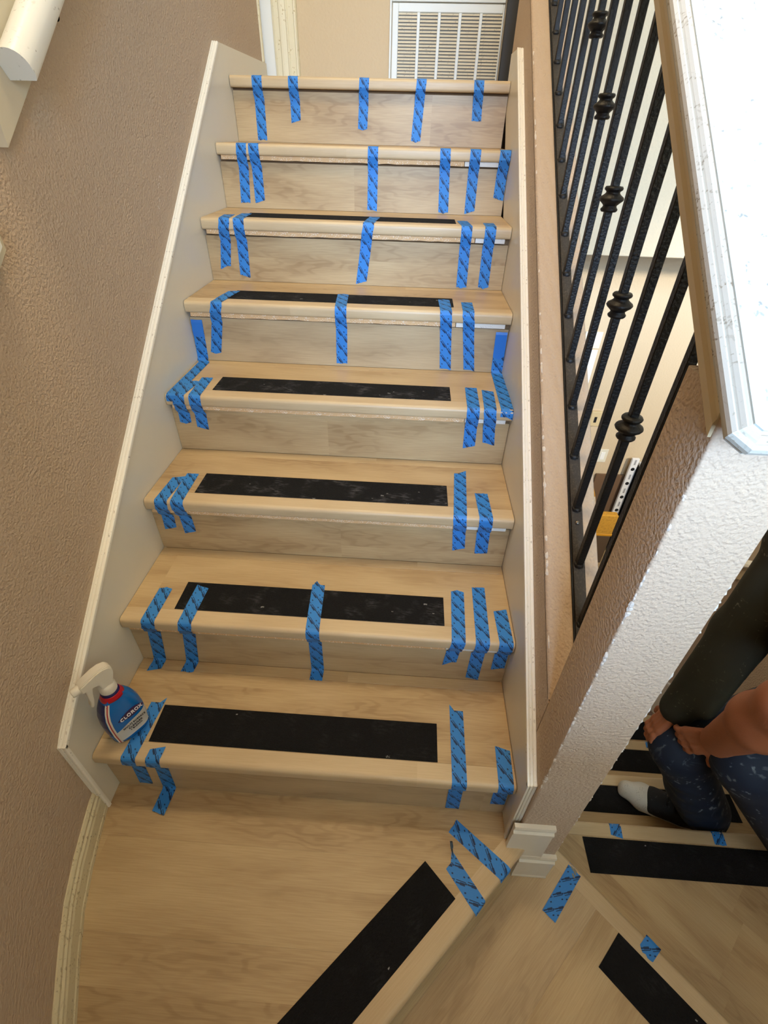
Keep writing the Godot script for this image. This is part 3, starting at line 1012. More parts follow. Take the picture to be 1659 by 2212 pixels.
# ---------------------------------------------------------------- railing and its cap
func build_railing() -> void:
	var t := thing("stair_railing", "black metal railing of square balusters, every second one with a turned knuckle", "railing")
	var f := frame_slope()
	var c := cos(atan(SLOPE))
	var s := sin(atan(SLOPE))
	var h := TOP * c
	put("shoe_bar", slope_box(1.0765, 1.1015, h + 0.0003, h + 0.0055, -1.975, -0.036), M.shoe_bar, t)
	put("shoe_gap_shade", slope_box(1.0715, 1.0763, h + 0.0003, h + 0.0035, -1.975, -0.036), M.iron, t)  # dark strip put in for the shaded gap along the bar
	var knuckle := lathe([[0.0075, -0.0225], [0.0145, -0.0220], [0.0165, -0.0195], [0.0165, -0.0170], [0.0140, -0.0145], [0.0130, -0.0115], [0.0165, -0.0080], [0.0222, -0.0035], [0.0240, -0.0005], [0.0225, 0.0030], [0.0165, 0.0070], [0.0135, 0.0100], [0.0135, 0.0125], [0.0172, 0.0150], [0.0180, 0.0180], [0.0160, 0.0210], [0.0075, 0.0220]], Transform3D.IDENTITY, 20)
	var k := 0
	for i in 18:
		var z := -0.152 - 0.1003 * i
		var foot := TOP - SLOPE * z + 0.0065
		var head := 1.176 - SLOPE * z
		var st := tool()
		add_box(st, Vector3(-0.0073, 0.0, -0.0073), Vector3(0.0073, head - foot, 0.0073), 0.0012)
		var b := put("baluster", done(st), M.iron, t)
		b.position = Vector3(1.0885, foot, z)
		var weld := tool()
		add_lathe(weld, PackedVector2Array([Vector2(0.0115, -0.004), Vector2(0.0112, 0.001), Vector2(0.009, 0.004), Vector2(0.0, 0.0045)]), Transform3D.IDENTITY, 8)
		var wd := put("weld", done(weld), M.iron, b)
		wd.position = Vector3(0, 0.0, 0.0)
		if i % 2 == 1:
			var kn := put("knuckle", knuckle, M.iron, b)
			kn.position = Vector3(0, 0.328, 0)
			kn.rotation.y = 0.3 * i
	for z in [-0.325, -1.05]:
		var b := put("bolt", lathe([[0.0, 0.004], [0.0035, 0.0035], [0.0050, 0.0015], [0.0052, 0.0]], Transform3D(f.basis, Vector3(1.0885, TOP - SLOPE * z + 0.0070, z)), 8), M.bolt, t)

	# cap over post and balusters: apron below, moulded edge, flat worn white top with a clipped front corner
	var cap := thing("railing_cap", "wide sloping white railing cap with chipped moulded edges", "railing cap")
	var lo := 1.171 * c
	var za := -1.97
	var zb := 0.063
	for side in 2:
		var m := 1.0 if side == 0 else -1.0
		var ax := DX0 - 0.0035 if side == 0 else DX1 + 0.0035
		var p := PackedVector2Array([Vector2(0.012, 0.0), Vector2(0.0, 0.0), Vector2(-0.001, 0.012), Vector2(0.0015, 0.017), Vector2(0.0005, 0.026), Vector2(-0.004, 0.038), Vector2(-0.012, 0.050), Vector2(-0.021, 0.058), Vector2(-0.0245, 0.0655), Vector2(0.012, 0.0655)])
		var q := PackedVector2Array()
		for v in p:
			q.append(Vector2(ax + v.x * m, lo + v.y))
		# the apron's front end is cut plumb, so build it as a sloped prism with a sheared end
		put("apron", sheared_prism(q, za, zb), M.apron, cap)
	var board := PackedVector2Array()
	var bx0 := 0.9890
	var bx1 := 1.1645 + 0.012
	var wz := func(z: float, hh: float) -> float: return (z - hh * s) / c
	var top_h := lo + 0.0655
	var front: float = wz.call(0.139, top_h)
	var rear: float = wz.call(-1.97, top_h)
	var clip := 0.014
	# edge moulding: a rounded lip following the outline
	board = PackedVector2Array([Vector2(bx0, rear), Vector2(bx0, front - clip), Vector2(bx0 + clip, front), Vector2(bx1 - clip, front), Vector2(bx1, front - clip), Vector2(bx1, rear)])
	var lip := [[0.0, 0.0], [-0.0025, 0.003], [-0.0032, 0.008], [-0.0022, 0.0125], [0.0005, 0.0150], [0.0018, 0.0148], [0.0028, 0.0132], [0.0044, 0.0160], [0.0070, 0.0190], [0.0090, 0.0185], [0.0104, 0.0165], [0.0118, 0.0178], [0.0140, 0.0185]]
	put("edge_moulding", rim_sweep(board, lip, top_h, f), M.cap_edge, cap)
	var inner := inset(board, 0.0130)
	var fx := Transform3D(Basis(f.basis.x, f.basis.z, f.basis.y), Vector3.ZERO)
	put("top_board", prism(inner, top_h - 0.0, top_h + 0.0205, fx, Vector2.ZERO), M.cap_white, cap)
	put("under_board", prism(inset(board, 0.001), top_h - 0.004, top_h + 0.0135, fx, Vector2.ZERO), M.cap_edge, cap)


func slope_box(x0: float, x1: float, h0: float, h1: float, z0: float, z1: float) -> ArrayMesh:
	var f := frame_slope()
	var c := cos(atan(SLOPE))
	var s := sin(atan(SLOPE))
	return box_mesh(Vector3(x0, h0, (z0 - h0 * s) / c), Vector3(x1, h1, (z1 - h0 * s) / c), 0.0010, f)


# profile (x, h) swept along the slope between two plumb cuts at world z0 and z1
func sheared_prism(poly: PackedVector2Array, z0: float, z1: float) -> ArrayMesh:
	var f := frame_slope()
	var c := cos(atan(SLOPE))
	var s := sin(atan(SLOPE))
	var st := tool()
	var n := poly.size()
	if Geometry2D.is_polygon_clockwise(poly):
		poly = poly.duplicate()
		poly.reverse()
	var at := func(p: Vector2, z: float) -> Vector3: return f * Vector3(p.x, p.y, (z - p.y * s) / c)
	for i in n:
		var a := poly[i]
		var b := poly[(i + 1) % n]
		var e := b - a
		var w := f.basis * Vector3(e.y, -e.x, 0).normalized()
		tri(st, at.call(a, z0), at.call(b, z0), at.call(b, z1), w)
		tri(st, at.call(a, z0), at.call(b, z1), at.call(a, z1), w)
	var ts := Geometry2D.triangulate_polygon(poly)
	for k in range(0, ts.size(), 3):
		for z in [z0, z1]:
			tri(st, at.call(poly[ts[k]], z), at.call(poly[ts[k + 1]], z), at.call(poly[ts[k + 2]], z), Vector3(0, 0, 1 if z == z1 else -1))
	return done(st)


# outline moved inwards (open outline order: left rear, left front ..., right rear)
func inset(poly: PackedVector2Array, d: float) -> PackedVector2Array:
	var q := PackedVector2Array()
	var n := poly.size()
	for i in n:
		if i == 0:
			q.append(poly[i] + Vector2(d, 0))
		elif i == n - 1:
			q.append(poly[i] - Vector2(d, 0))
		else:
			var d0 := (poly[i] - poly[i - 1]).normalized()
			var d1 := (poly[i + 1] - poly[i]).normalized()
			var n0 := Vector2(d0.y, -d0.x)
			var n1 := Vector2(d1.y, -d1.x)
			var m := (n0 + n1).normalized()
			q.append(poly[i] + m * d / maxf(m.dot(n0), 0.3))
	return q


# an edge profile [inwards, up] swept round an open outline in the slope frame
func rim_sweep(poly: PackedVector2Array, prof: Array, h: float, f: Transform3D) -> ArrayMesh:
	var st := tool()
	var rings := []
	for q in prof:
		var ring := []
		for p in inset(poly, q[0]):
			ring.append(f * Vector3(p.x, h + q[1], p.y))
		rings.append(ring)
	for k in prof.size() - 1:
		for i in poly.size() - 1:
			var e := Vector2(prof[k + 1][0] - prof[k][0], prof[k + 1][1] - prof[k][1])
			var d := (poly[i + 1] - poly[i]).normalized()
			var inn := Vector3(d.y, 0, -d.x)
			var n := f.basis * (inn * -e.y + Vector3.UP * e.x).normalized()
			tri(st, rings[k][i], rings[k][i + 1], rings[k + 1][i + 1], n)
			tri(st, rings[k][i], rings[k + 1][i + 1], rings[k + 1][i], n)
	return done(st)


# ---------------------------------------------------------------- handrails on the left wall
func build_handrails() -> void:
	var c := cos(atan(SLOPE))
	var t := thing("handrail", "round-topped white handrail on the left wall beside the flight", "handrail")
	var bp := PackedVector2Array([Vector2(-0.0168, 0.992 * c), Vector2(0.002, 0.992 * c), Vector2(0.002, 1.112 * c), Vector2(-0.0168, 1.112 * c)])
	put("backing_board", sheared_prism(bp, -2.3, -0.458), M.backer, t)
	var h0 := 1.034 * c
	var p := PackedVector2Array([Vector2(0.0025, h0), Vector2(0.049, h0), Vector2(0.054, h0 + 0.008), Vector2(0.054, h0 + 0.022)])
	p.append_array(arc(0.028, h0 + 0.022, 0.026, 5, 175, 10))
	p.append(Vector2(0.0025, h0 + 0.022))
	var f := frame_slope()
	put("rail", prism(p, (-2.3 - h0 * 0.6) / c, (-0.522 - h0 * sin(atan(SLOPE))) / c, f, Vector2.ZERO, true), M.rail_white, t)
	var t2 := thing("handrail", "cut end of a second white rail below the handrail at the wall's bend", "handrail")
	var b2 := PackedVector2Array([Vector2(-0.0165, 0.930 * c), Vector2(0.004, 0.930 * c), Vector2(0.004, 0.968 * c), Vector2(-0.0165, 0.968 * c)])
	put("backing_board", sheared_prism(b2, -0.356, 0.03), M.backer, t2)
	var r2 := PackedVector2Array([Vector2(0.0045, 0.952 * c), Vector2(0.014, 0.952 * c), Vector2(0.014, 0.966 * c), Vector2(0.010, 0.972 * c), Vector2(0.0045, 0.972 * c)])
	put("rail", sheared_prism(r2, -0.338, 0.03), M.rail_white, t2)
	# screw hole beside the rail
	var hole := put("screw_hole", lathe([[0.0, 0.0006], [0.006, 0.0004], [0.0085, 0.0]], Transform3D(Basis(Vector3(0, 1, 0), Vector3(1, 0, 0), Vector3(0, 0, 1.4)), Vector3(-0.0168, 1.533, -0.755)), 14), M.dark_void)
	tag(hole, "dark screw hole in the left wall beside the handrail", "hole")


# ---------------------------------------------------------------- landing: door, grille, dark door
func build_landing() -> void:
	# door frame at the left end of the landing wall
	var d := Node3D.new()
	d.name = "door_1"
	add_child(d)
	tag(d, "white door with cream moulded casing at the left of the landing", "door", "", "structure")
	put("slab", box_mesh(Vector3(-0.78, 1.525, -2.439), Vector3(0.020, 3.56, -2.425), 0.001), M.white_gloss, d)
	var prof := PackedVector2Array([Vector2(0.0215, -2.439), Vector2(0.0215, -2.419), Vector2(0.030, -2.417), Vector2(0.033, -2.420), Vector2(0.050, -2.420), Vector2(0.054, -2.4165), Vector2(0.062, -2.4165), Vector2(0.080, -2.419), Vector2(0.083, -2.4155), Vector2(0.088, -2.4155), Vector2(0.092, -2.4205), Vector2(0.115, -2.4195), Vector2(0.118, -2.416), Vector2(0.124, -2.4165), Vector2(0.1285, -2.424), Vector2(0.1295, -2.439)])
	put("casing", prism(prof, 1.521, 3.56, frame_xz()), M.casing, d)
	# corner strip closing the end of the left wall
	var cs := Node3D.new()
	cs.name = "trim_4"
	add_child(cs)
	tag(cs, "narrow cream strip on the far end of the left wall", "trim", "", "structure")
	put("strip", box_mesh(Vector3(-0.0300, 1.60, -2.352), Vector3(-0.010, 3.95, -2.3305), 0.003), M.casing, cs)
	# return air grille
	var g := thing("return_grille", "white return-air grille with dusty louvres low on the landing wall", "vent")
	var x0 := 0.545
	var x1 := 1.022
	var st := tool()
	var zf := -2.4385
	add_box(st, Vector3(x0 - 0.012, 1.521, zf), Vector3(x0 - 0.003, 1.84, zf + 0.010), 0.002)
	add_box(st, Vector3(x0 - 0.003, 1.809, zf), Vector3(x1, 1.84, zf + 0.012), 0.002)
	put("outer_frame", done(st), M.white_metal, g)
	st = tool()
	add_box(st, Vector3(x0, 1.521, zf), Vector3(x0 + 0.026, 1.806, zf + 0.008), 0.002)
	add_box(st, Vector3(x1 - 0.007, 1.521, zf), Vector3(x1, 1.806, zf + 0.008), 0.002)
	add_box(st, Vector3(x0 + 0.026, 1.778, zf), Vector3(x1 - 0.007, 1.806, zf + 0.008), 0.002)
	add_box(st, Vector3(x0 + 0.026, 1.521, zf), Vector3(x1 - 0.007, 1.535, zf + 0.008), 0.002)
	put("flange", done(st), M.white_metal, g)
	put("duct_opening", box_mesh(Vector3(x0 + 0.026, 1.535, zf - 0.0010), Vector3(x1 - 0.007, 1.778, zf + 0.0004), 0.0), mat(Color(0.56, 0.55, 0.52), 0.6), g)
	var pitch := (x1 - 0.007 - (x0 + 0.026)) / 5.0
	for k in range(1, 5):
		var xb := x0 + 0.026 + pitch * k - 0.002
		put("mullion", box_mesh(Vector3(xb - 0.0062, 1.535, zf + 0.0006), Vector3(xb + 0.0062, 1.778, zf + 0.0085), 0.001), M.white_metal, g)
	for k in 5:
		for r in 22:
			var y := 1.774 - 0.0111 * r
			var xa := x0 + 0.026 + pitch * k + (0.0046 if k > 0 else 0.0004)
			var xb := x0 + 0.026 + pitch * (k + 1) - (0.0086 if k < 4 else 0.0004)
			var f := Transform3D(Basis(Vector3.RIGHT, -0.62 + 0.05 * rng.randf_range(-1.0, 1.0)), Vector3((xa + xb) * 0.5, y, zf + 0.0040))
			put("louvre", box_mesh(Vector3((xa - xb) * 0.5, -0.0048, -0.0004), Vector3((xb - xa) * 0.5, 0.0048, 0.0004), 0.0, f), M.louvre, g)
	# dark door edge right of the grille
	var dd := Node3D.new()
	dd.name = "door_2"
	add_child(dd)
	tag(dd, "charcoal door panel beside the grille at the end of the landing", "door", "", "structure")
	put("slab", box_mesh(Vector3(1.0275, 1.521, -2.438), Vector3(1.132, 3.5, -2.400), 0.002), M.charcoal, dd)

# ---------------------------------------------------------------- black grip strips
const STEP_NAMES := ["", "bottom step", "second step from the bottom", "third step from the bottom", "fourth step from the bottom", "fifth step from the bottom", "third step from the top", "second step from the top", "top step"]


func grip(at: Vector3, turn: float, long: float, label: String, look: int) -> void:
	var t := put("grip_strip", box_mesh(Vector3(0, 0, 0), Vector3(long, 0.0011, 0.0965), 0.0005), M.grit[look])
	t.position = at
	t.rotation.y = turn
	tag(t, label, "grip strip", "black non-slip strips on the treads")


func build_grips() -> void:
	var looks := [0, 0, 2, 1, 1, 2, 0]
	var worn := ["", "clean black grip strip along the bottom step beside the spray bottle", "scuffed black grip strip crossed by three tapes on the second step from the bottom", "dusty black grip strip with a white paint fleck on the third step from the bottom", "dusty black grip strip on the fourth step from the bottom", "foreshortened black grip strip crossed by tape on the fifth step from the bottom", "thin sliver of black grip strip on the third step from the top"]
	for i in range(1, 7):
		var zn := -RUN * (i - 1) + NOSE
		grip(Vector3(0.1265 if i > 1 else 0.1195, RISE * i + 0.0002, zn - 0.1425), 0.002 * sin(i * 3.0), 0.7, worn[i], looks[i])
	# winders: parallel to their diagonal nosings
	grip(Vector3(0.8715, 0.0002, 0.1875), -3.0 * PI / 4.0, 0.70, "black grip strip set diagonally on the winder tread at the foot of the upper flight", 0)
	grip(Vector3(1.2970, -RISE + 0.0002, 0.1800), -PI / 4.0, 0.70, "black grip strip set diagonally on the lower winder tread, bottom right", 0)
	grip(Vector3(1.329, -2.0 * RISE + 0.0002, -0.0965), 0.0, 0.70, "long black grip strip on the first tread of the lower flight below the post", 0)
	grip(Vector3(1.290, -3.0 * RISE + 0.0002, -0.345), 0.0, 0.70, "black grip strip under the person's white shoe", 0)
	grip(Vector3(1.290, -4.0 * RISE + 0.0002, -0.592), 0.0, 0.70, "black grip strip one tread below the person's shoe", 0)
	grip(Vector3(1.290, -5.0 * RISE + 0.0002, -0.841), 0.0, 0.70, "black grip strip on the lowest tread in view behind the person's knee", 0)


# ---------------------------------------------------------------- blue masking tape
# ribbon of tape along surface points: each [point, outward normal]; side = fixed across direction or zero for square to the run
func ribbon(raw: Array, width: float, side_fixed: Vector3, jag_a: Array, jag_b: Array, wrinkle := 0.0004) -> ArrayMesh:
	var rows := []
	for i in raw.size() - 1:
		var a: Vector3 = raw[i][0]
		var b: Vector3 = raw[i + 1][0]
		var n := maxi(1, int(ceil(a.distance_to(b) / 0.018)))
		for k in n:
			var q := float(k) / n
			rows.append([a.lerp(b, q), (raw[i][1] as Vector3).lerp(raw[i + 1][1], q).normalized()])
	rows.append(raw[raw.size() - 1])
	var cols := jag_a.size()
	var pts := []
	var nrm := []
	var run := 0.0
	var vs := []
	for i in rows.size():
		var t: Vector3 = (rows[mini(i + 1, rows.size() - 1)][0] - rows[maxi(i - 1, 0)][0]).normalized()
		var n: Vector3 = rows[i][1]
		var side := side_fixed if side_fixed != Vector3.ZERO else n.cross(t).normalized() * -1.0
		if i > 0:
			run += (rows[i][0] as Vector3).distance_to(rows[i - 1][0])
		var line := []
		var vline := []
		for c in cols:
			var q := float(c) / (cols - 1) - 0.5
			var p: Vector3 = rows[i][0] + side * q * width
			var shift := 0.0
			if i == 0:
				shift = jag_a[c]
			elif i == rows.size() - 1:
				shift = -jag_b[c]
			line.append(p + t * shift + n * (0.0006 + wrinkle * rng.randf()))
			vline.append(Vector2(q + 0.5, (run + shift) / width / 1.25))
		pts.append(line)
		nrm.append(n)
		vs.append(vline)
	var st := tool()
	for i in pts.size() - 1:
		for c in cols - 1:
			var n: Vector3 = ((nrm[i] as Vector3) + nrm[i + 1]).normalized()
			tri(st, pts[i][c], pts[i + 1][c], pts[i + 1][c + 1], n, vs[i][c], vs[i + 1][c], vs[i + 1][c + 1])
			tri(st, pts[i][c], pts[i + 1][c + 1], pts[i][c + 1], n, vs[i][c], vs[i + 1][c + 1], vs[i][c + 1])
			var d: Vector3 = n * -0.0003
			tri(st, pts[i][c] + d, pts[i + 1][c] + d, pts[i + 1][c + 1] + d, -n, vs[i][c], vs[i + 1][c], vs[i + 1][c + 1])
			tri(st, pts[i][c] + d, pts[i + 1][c + 1] + d, pts[i][c + 1] + d, -n, vs[i][c], vs[i + 1][c + 1], vs[i][c + 1])
	return done(st)


func torn() -> Array:
	var j := []
	var style := rng.randi() % 4
	for c in 7:
		var q := c / 6.0
		var v := 0.0
		if style == 0:
			v = 0.002 + 0.003 * rng.randf()
		elif style == 1:
			v = 0.010 * q + 0.0015 * rng.randf()
		elif style == 2:
			v = 0.009 * (1.0 - q) + 0.0015 * rng.randf()
		else:
			v = 0.006 * absf(q - 0.5) * 2.0 + 0.002 * rng.randf()
		j.append(v)
	return j


func slant(from: float, to: float) -> Array:
	var j := []
	for c in 7:
		j.append(lerpf(from, to, c / 6.0) + 0.001 * rng.randf())
	return j


# path over a nosing: tread start xs at zs behind the nose, nose xn, end xe at drop ye below the tread
func over_nose(i: int, xs: float, zs: float, xn: float, xe: float, ye: float) -> Array:
	var y := RISE * i
	var zr := -RUN * (i - 1)
	var zn := zr + NOSE
	var up := Vector3.UP
	var out := Vector3(0, 0, 1)
	var low := Vector3(0, -0.45, 0.9).normalized()
	var p := []
	var lift := 0.0013 if i <= 6 and xs > 0.10 and xs < 0.84 else 0.0
	p.append([Vector3(xs, y + lift, zn - zs), up])
	if zs > 0.06:
		p.append([Vector3(lerpf(xs, xn, 1.0 - 0.043 / zs), y + lift, zn - 0.043), up])
		p.append([Vector3(lerpf(xs, xn, 1.0 - 0.036 / zs), y, zn - 0.036), up])
	p.append([Vector3(lerpf(xs, xn, 1.0 - 0.011 / zs), y, zn - 0.011), up])
	for a: float in [67.5, 45.0, 22.5]:
		var r := deg_to_rad(a)
		p.append([Vector3(xn, y - 0.011 + sin(r) * 0.0114, zn - 0.011 + cos(r) * 0.0114), Vector3(0, sin(r), cos(r))])
	p.append([Vector3(xn, y - 0.011, zn), out])
	var at := func(d: float) -> float: return lerpf(xn, xe, clampf(d / ye, 0.0, 1.0))
	p.append([Vector3(at.call(0.027), y - 0.027, zn), out])
	p.append([Vector3(at.call(0.0325), y - 0.0318, zn - 0.0018), Vector3(0, -0.7, 0.7)])
	p.append([Vector3(at.call(0.034), y - 0.0345, zn - 0.0045), low])
	if ye < 0.075:
		return p
	p.append([Vector3(at.call(0.049), y - 0.049, zn - 0.008), low])
	p.append([Vector3(at.call(0.066), y - 0.066, zr + 0.0006), out])
	if ye < 0.1885:
		p.append([Vector3(xe, y - ye, zr), out])
	else:
		p.append([Vector3(at.call(0.182), y - 0.184, zr + 0.0006), out])
		if ye > 0.2:
			p.append([Vector3(at.call(0.19), y - RISE, zr + 0.006), up])
			p.append([Vector3(xe, y - RISE + (0.004 if i == 1 else 0.0), zr + 0.012 + (ye - 0.19) * 1.15), up])
		else:
			p.append([Vector3(xe, y - 0.1885, zr + 0.0012), out])
	return p


func build_tapes() -> void:
	# per step: [x on the tread, distance behind the nose, x at the nose, x at the end, drop below the tread]
	var rows := {
		8: [[0.1, 0.05, 0.1, 0.094, 0.187], [0.231, 0.05, 0.231, 0.228, 0.132], [0.486, 0.05, 0.486, 0.477, 0.149], [0.689, 0.05, 0.689, 0.677, 0.181], [0.891, 0.05, 0.891, 0.897, 0.115]],
		7: [[0.089, 0.05, 0.089, 0.074, 0.177], [0.131, 0.05, 0.131, 0.128, 0.175], [0.539, 0.05, 0.539, 0.535, 0.190], [0.782, 0.05, 0.782, 0.792, 0.190], [0.883, 0.05, 0.883, 0.885, 0.188], [0.982, 0.05, 0.982, 0.981, 0.145]],
		6: [[0.070, 0.095, 0.078, 0.051, 0.160], [0.122, 0.118, 0.125, 0.117, 0.180], [0.558, 0.132, 0.546, 0.519, 0.187], [0.849, 0.120, 0.859, 0.863, 0.190], [0.933, 0.085, 0.934, 0.937, 0.188]],
		5: [[0.121, 0.136, 0.102, 0.064, 0.169], [0.474, 0.148, 0.484, 0.480, 0.185], [0.798, 0.128, 0.802, 0.818, 0.189], [0.870, 0.111, 0.869, 0.895, 0.189]],
		4: [[0.053, 0.107, 0.040, 0.034, 0.104], [0.082, 0.136, 0.088, 0.084, 0.120], [0.891, 0.149, 0.888, 0.893, 0.140], [0.940, 0.134, 0.935, 0.950, 0.126]],
		3: [[0.055, 0.123, 0.048, 0.041, 0.120], [0.088, 0.141, 0.092, 0.097, 0.131], [0.870, 0.228, 0.857, 0.869, 0.138], [0.922, 0.118, 0.926, 0.933, 0.146]],
		2: [[0.076, 0.120, 0.074, 0.046, 0.215], [0.173, 0.133, 0.169, 0.138, 0.213], [0.484, 0.176, 0.495, 0.494, 0.212], [0.866, 0.173, 0.860, 0.849, 0.131], [0.924, 0.190, 0.920, 0.917, 0.188], [0.974, 0.114, 0.978, 0.979, 0.137]],
		1: [[0.100, 0.165, 0.088, 0.076, 0.178], [0.150, 0.037, 0.147, 0.131, 0.240], [0.871, 0.199, 0.869, 0.872, 0.200], [0.978, 0.097, 0.976, 0.980, 0.145]],
	}
	var order := ["leftmost", "second from left", "third from left", "fourth from left", "fifth from left", "sixth from left"]
	for i: int in [8, 7, 6, 5, 4, 3, 2, 1]:
		var n: int = rows[i].size()
		for k in n:
			var r: Array = rows[i][k]
			var ja := torn()
			var jb := torn()
			if i == 1 and k == 0:
				ja = slant(0.050, 0.002)
			elif i == 1 and k == 2:
				ja = slant(0.0, 0.050)
			elif i == 3 and k == 2:
				ja = slant(0.024, 0.0)
			elif i == 2 and k == 2:
				ja = [0.030, 0.010, 0.002, 0.012, 0.020, 0.024, 0.022]
			elif i == 2 and k == 3:
				jb = slant(0.0, 0.024)
			elif i == 6 and k == 0:
				jb = slant(0.004, 0.022)
			var w := 0.0345 + 0.0015 * rng.randf()
			var t := put("tape_strip", ribbon(over_nose(i, r[0], r[1], r[2], r[3], r[4]), w, Vector3.RIGHT, ja, jb), M.tape)
			var place: String = order[k] if k < n - 1 else "rightmost"
			tag(t, "blue tape strip, %s of %d on the %s" % [place, n, STEP_NAMES[i]], "masking tape", "blue masking tape strips")
	# the two corner strips running from a riser down onto the fourth step
	for s in 2:
		var x: Array = [[0.0215, 0.0180, 0.0270, 0.0225], [0.980, 0.9835, 0.9840, 0.9825]][s]
		var y := RISE * 4
		var zr := -RUN * 4
		var zn := -RUN * 3 + NOSE
		var p := [[Vector3(x[0], y + 0.129, zr), Vector3(0, 0, 1)], [Vector3(x[1], y + 0.008, zr + 0.0006), Vector3(0, 0, 1)], [Vector3(x[1], y + 0.0006, zr + 0.007), Vector3(0, 0.8, 0.6)], [Vector3(x[2], y, zr + 0.02), Vector3.UP], [Vector3(x[3], y, zn - 0.011), Vector3.UP], [Vector3(x[3], y - 0.0032, zn - 0.0032), Vector3(0, 0.7, 0.7)], [Vector3(x[3], y - 0.011, zn), Vector3(0, 0, 1)], [Vector3(x[3], y - 0.029, zn), Vector3(0, 0, 1)]]
		var t := put("tape_strip", ribbon(p, 0.0355, Vector3.RIGHT, slant(0, 0), slant(0.018, 0.0) if s == 1 else slant(0.022, 0.028)), M.tape)
		tag(t, ["long blue tape strip down the riser and along the fourth step's left edge", "long blue tape strip down the riser and along the fourth step's right edge"][s], "masking tape", "blue masking tape strips")
		# its upper end is folded back, showing the glossy adhesive side
		var yf: float = [0.076, 0.046][s]
		var fp := [[Vector3(x[0], y + 0.1295, zr + 0.0008), Vector3(0, 0.5, 0.87)], [Vector3(x[0], y + 0.122, zr + 0.0030), Vector3(0, 0, 1)], [Vector3(lerpf(x[0], x[1], 0.3), y + (0.129 + yf) * 0.5, zr + 0.0022), Vector3(0, 0, 1)], [Vector3(lerpf(x[0], x[1], 0.45), y + yf, zr + 0.0012), Vector3(0, 0, 1)]]
		put("folded_end", ribbon(fp, 0.0350, Vector3.RIGHT, slant(0, 0), [0.004, 0.001, 0.0, 0.0, 0.0, 0.001, 0.003] if s == 0 else [0.012, 0.004, 0.001, 0.0, 0.001, 0.004, 0.012], 0.0014), M.tape_back, t)
	# strips on the diagonal winder nosings
	var q := Vector3(DEG45, 0, DEG45)
	var w1 := put("tape_strip", ribbon([[Vector3(0.870, 0, 0.038), Vector3.UP], [Vector3(0.988, 0, 0.1295), Vector3.UP], [Vector3(0.9915, -0.003, 0.1335), (Vector3.UP + q).normalized()], [Vector3(0.9930, -0.012, 0.1350), q]], 0.0365, Vector3.ZERO, torn(), slant(0, 0)), M.tape)
	tag(w1, "blue tape strip across the winder's diagonal nosing next to the post base", "masking tape", "blue masking tape strips")
	var w2 := put("tape_strip", ribbon([[Vector3(0.855, 0, 0.106), Vector3.UP], [Vector3(0.921, 0, 0.1930), Vector3.UP], [Vector3(0.9265, -0.003, 0.1985), (Vector3.UP + q).normalized()], [Vector3(0.928, -0.012, 0.2005), q]], 0.0365, Vector3(0.66, 0, -0.75).normalized(), slant(0.03, 0.0), slant(0, 0)), M.tape)
	tag(w2, "blue tape strip with a curled-up end across the winder nosing beside the black strip", "masking tape", "blue masking tape strips")
	put("curled_end", ribbon([[Vector3(0.869, 0.0005, 0.104), Vector3(0.7, 0.7, 0)], [Vector3(0.866, 0.008, 0.094), Vector3(0.8, 0.3, 0.5)], [Vector3(0.8640, 0.020, 0.087), Vector3(0.8, 0.1, 0.5)], [Vector3(0.8640, 0.036, 0.083), Vector3(0.8, 0, 0.5)]], 0.021, Vector3(0.25, 0.35, 0.9).normalized(), slant(0, 0), [0.02, 0.014, 0.008, 0.002, 0.0, 0.004, 0.010], 0.001), M.tape, w2)
	var q3 := Vector3(DEG45, 0, -DEG45)
	var w3 := put("tape_strip", ribbon([[Vector3(1.129, -RISE, 0.160), Vector3.UP], [Vector3(1.2175, -RISE, 0.0575), Vector3.UP], [Vector3(1.2235, -RISE - 0.003, 0.0500), (Vector3.UP + q3).normalized()], [Vector3(1.2260, -RISE - 0.014, 0.0470), q3]], 0.0365, Vector3.ZERO, slant(0, 0), torn()), M.tape)
	tag(w3, "blue tape strip with a paint splotch running onto the lower winder tread by the post", "masking tape", "blue masking tape strips")
	var blot := tool()
	for k in 5:
		chip_flake(blot, Vector3(1.2165 + 0.004 * rng.randf_range(-1, 1), -RISE + 0.0014, 0.060 + 0.008 * rng.randf_range(-1, 1)), Vector3.UP, Vector3(0.3, 0, 0.95).normalized(), 0.0040, 0.0085)
	put("paint_splotch", done(blot), mat(Color(0.52, 0.52, 0.47), 0.6), w3)
	var w4 := put("tape_strip", ribbon([[Vector3(1.347, -RISE, 0.220), Vector3.UP], [Vector3(1.3745, -RISE, 0.1965), Vector3.UP], [Vector3(1.3795, -RISE - 0.003, 0.1925), (Vector3.UP + q3).normalized()], [Vector3(1.3825, -RISE - 0.016, 0.1905), q3]], 0.0365, Vector3.ZERO, [0.010, 0.004, 0.001, 0.004, 0.001, 0.002, 0.004], torn()), M.tape)
	tag(w4, "short blue tape piece over the lower winder's diagonal nosing", "masking tape", "blue masking tape strips")
	# strips on the lower flight's nosings
	var low := [[1.443, 2, 0.046, "short blue tape strip on the lower flight's first nosing, left one"], [1.765, 2, 0.046, "short blue tape strip on the lower flight's first nosing, in front of the shoe"], [1.862, 4, 0.036, "small blue tape strip on a lower nosing behind the person's shin"], [2.035, 3, 0.122, "blue tape strip at the right edge of the tread under the person"], [2.055, 5, 0.100, "small blue tape strip on the lowest step in view beside the skirt board"]]
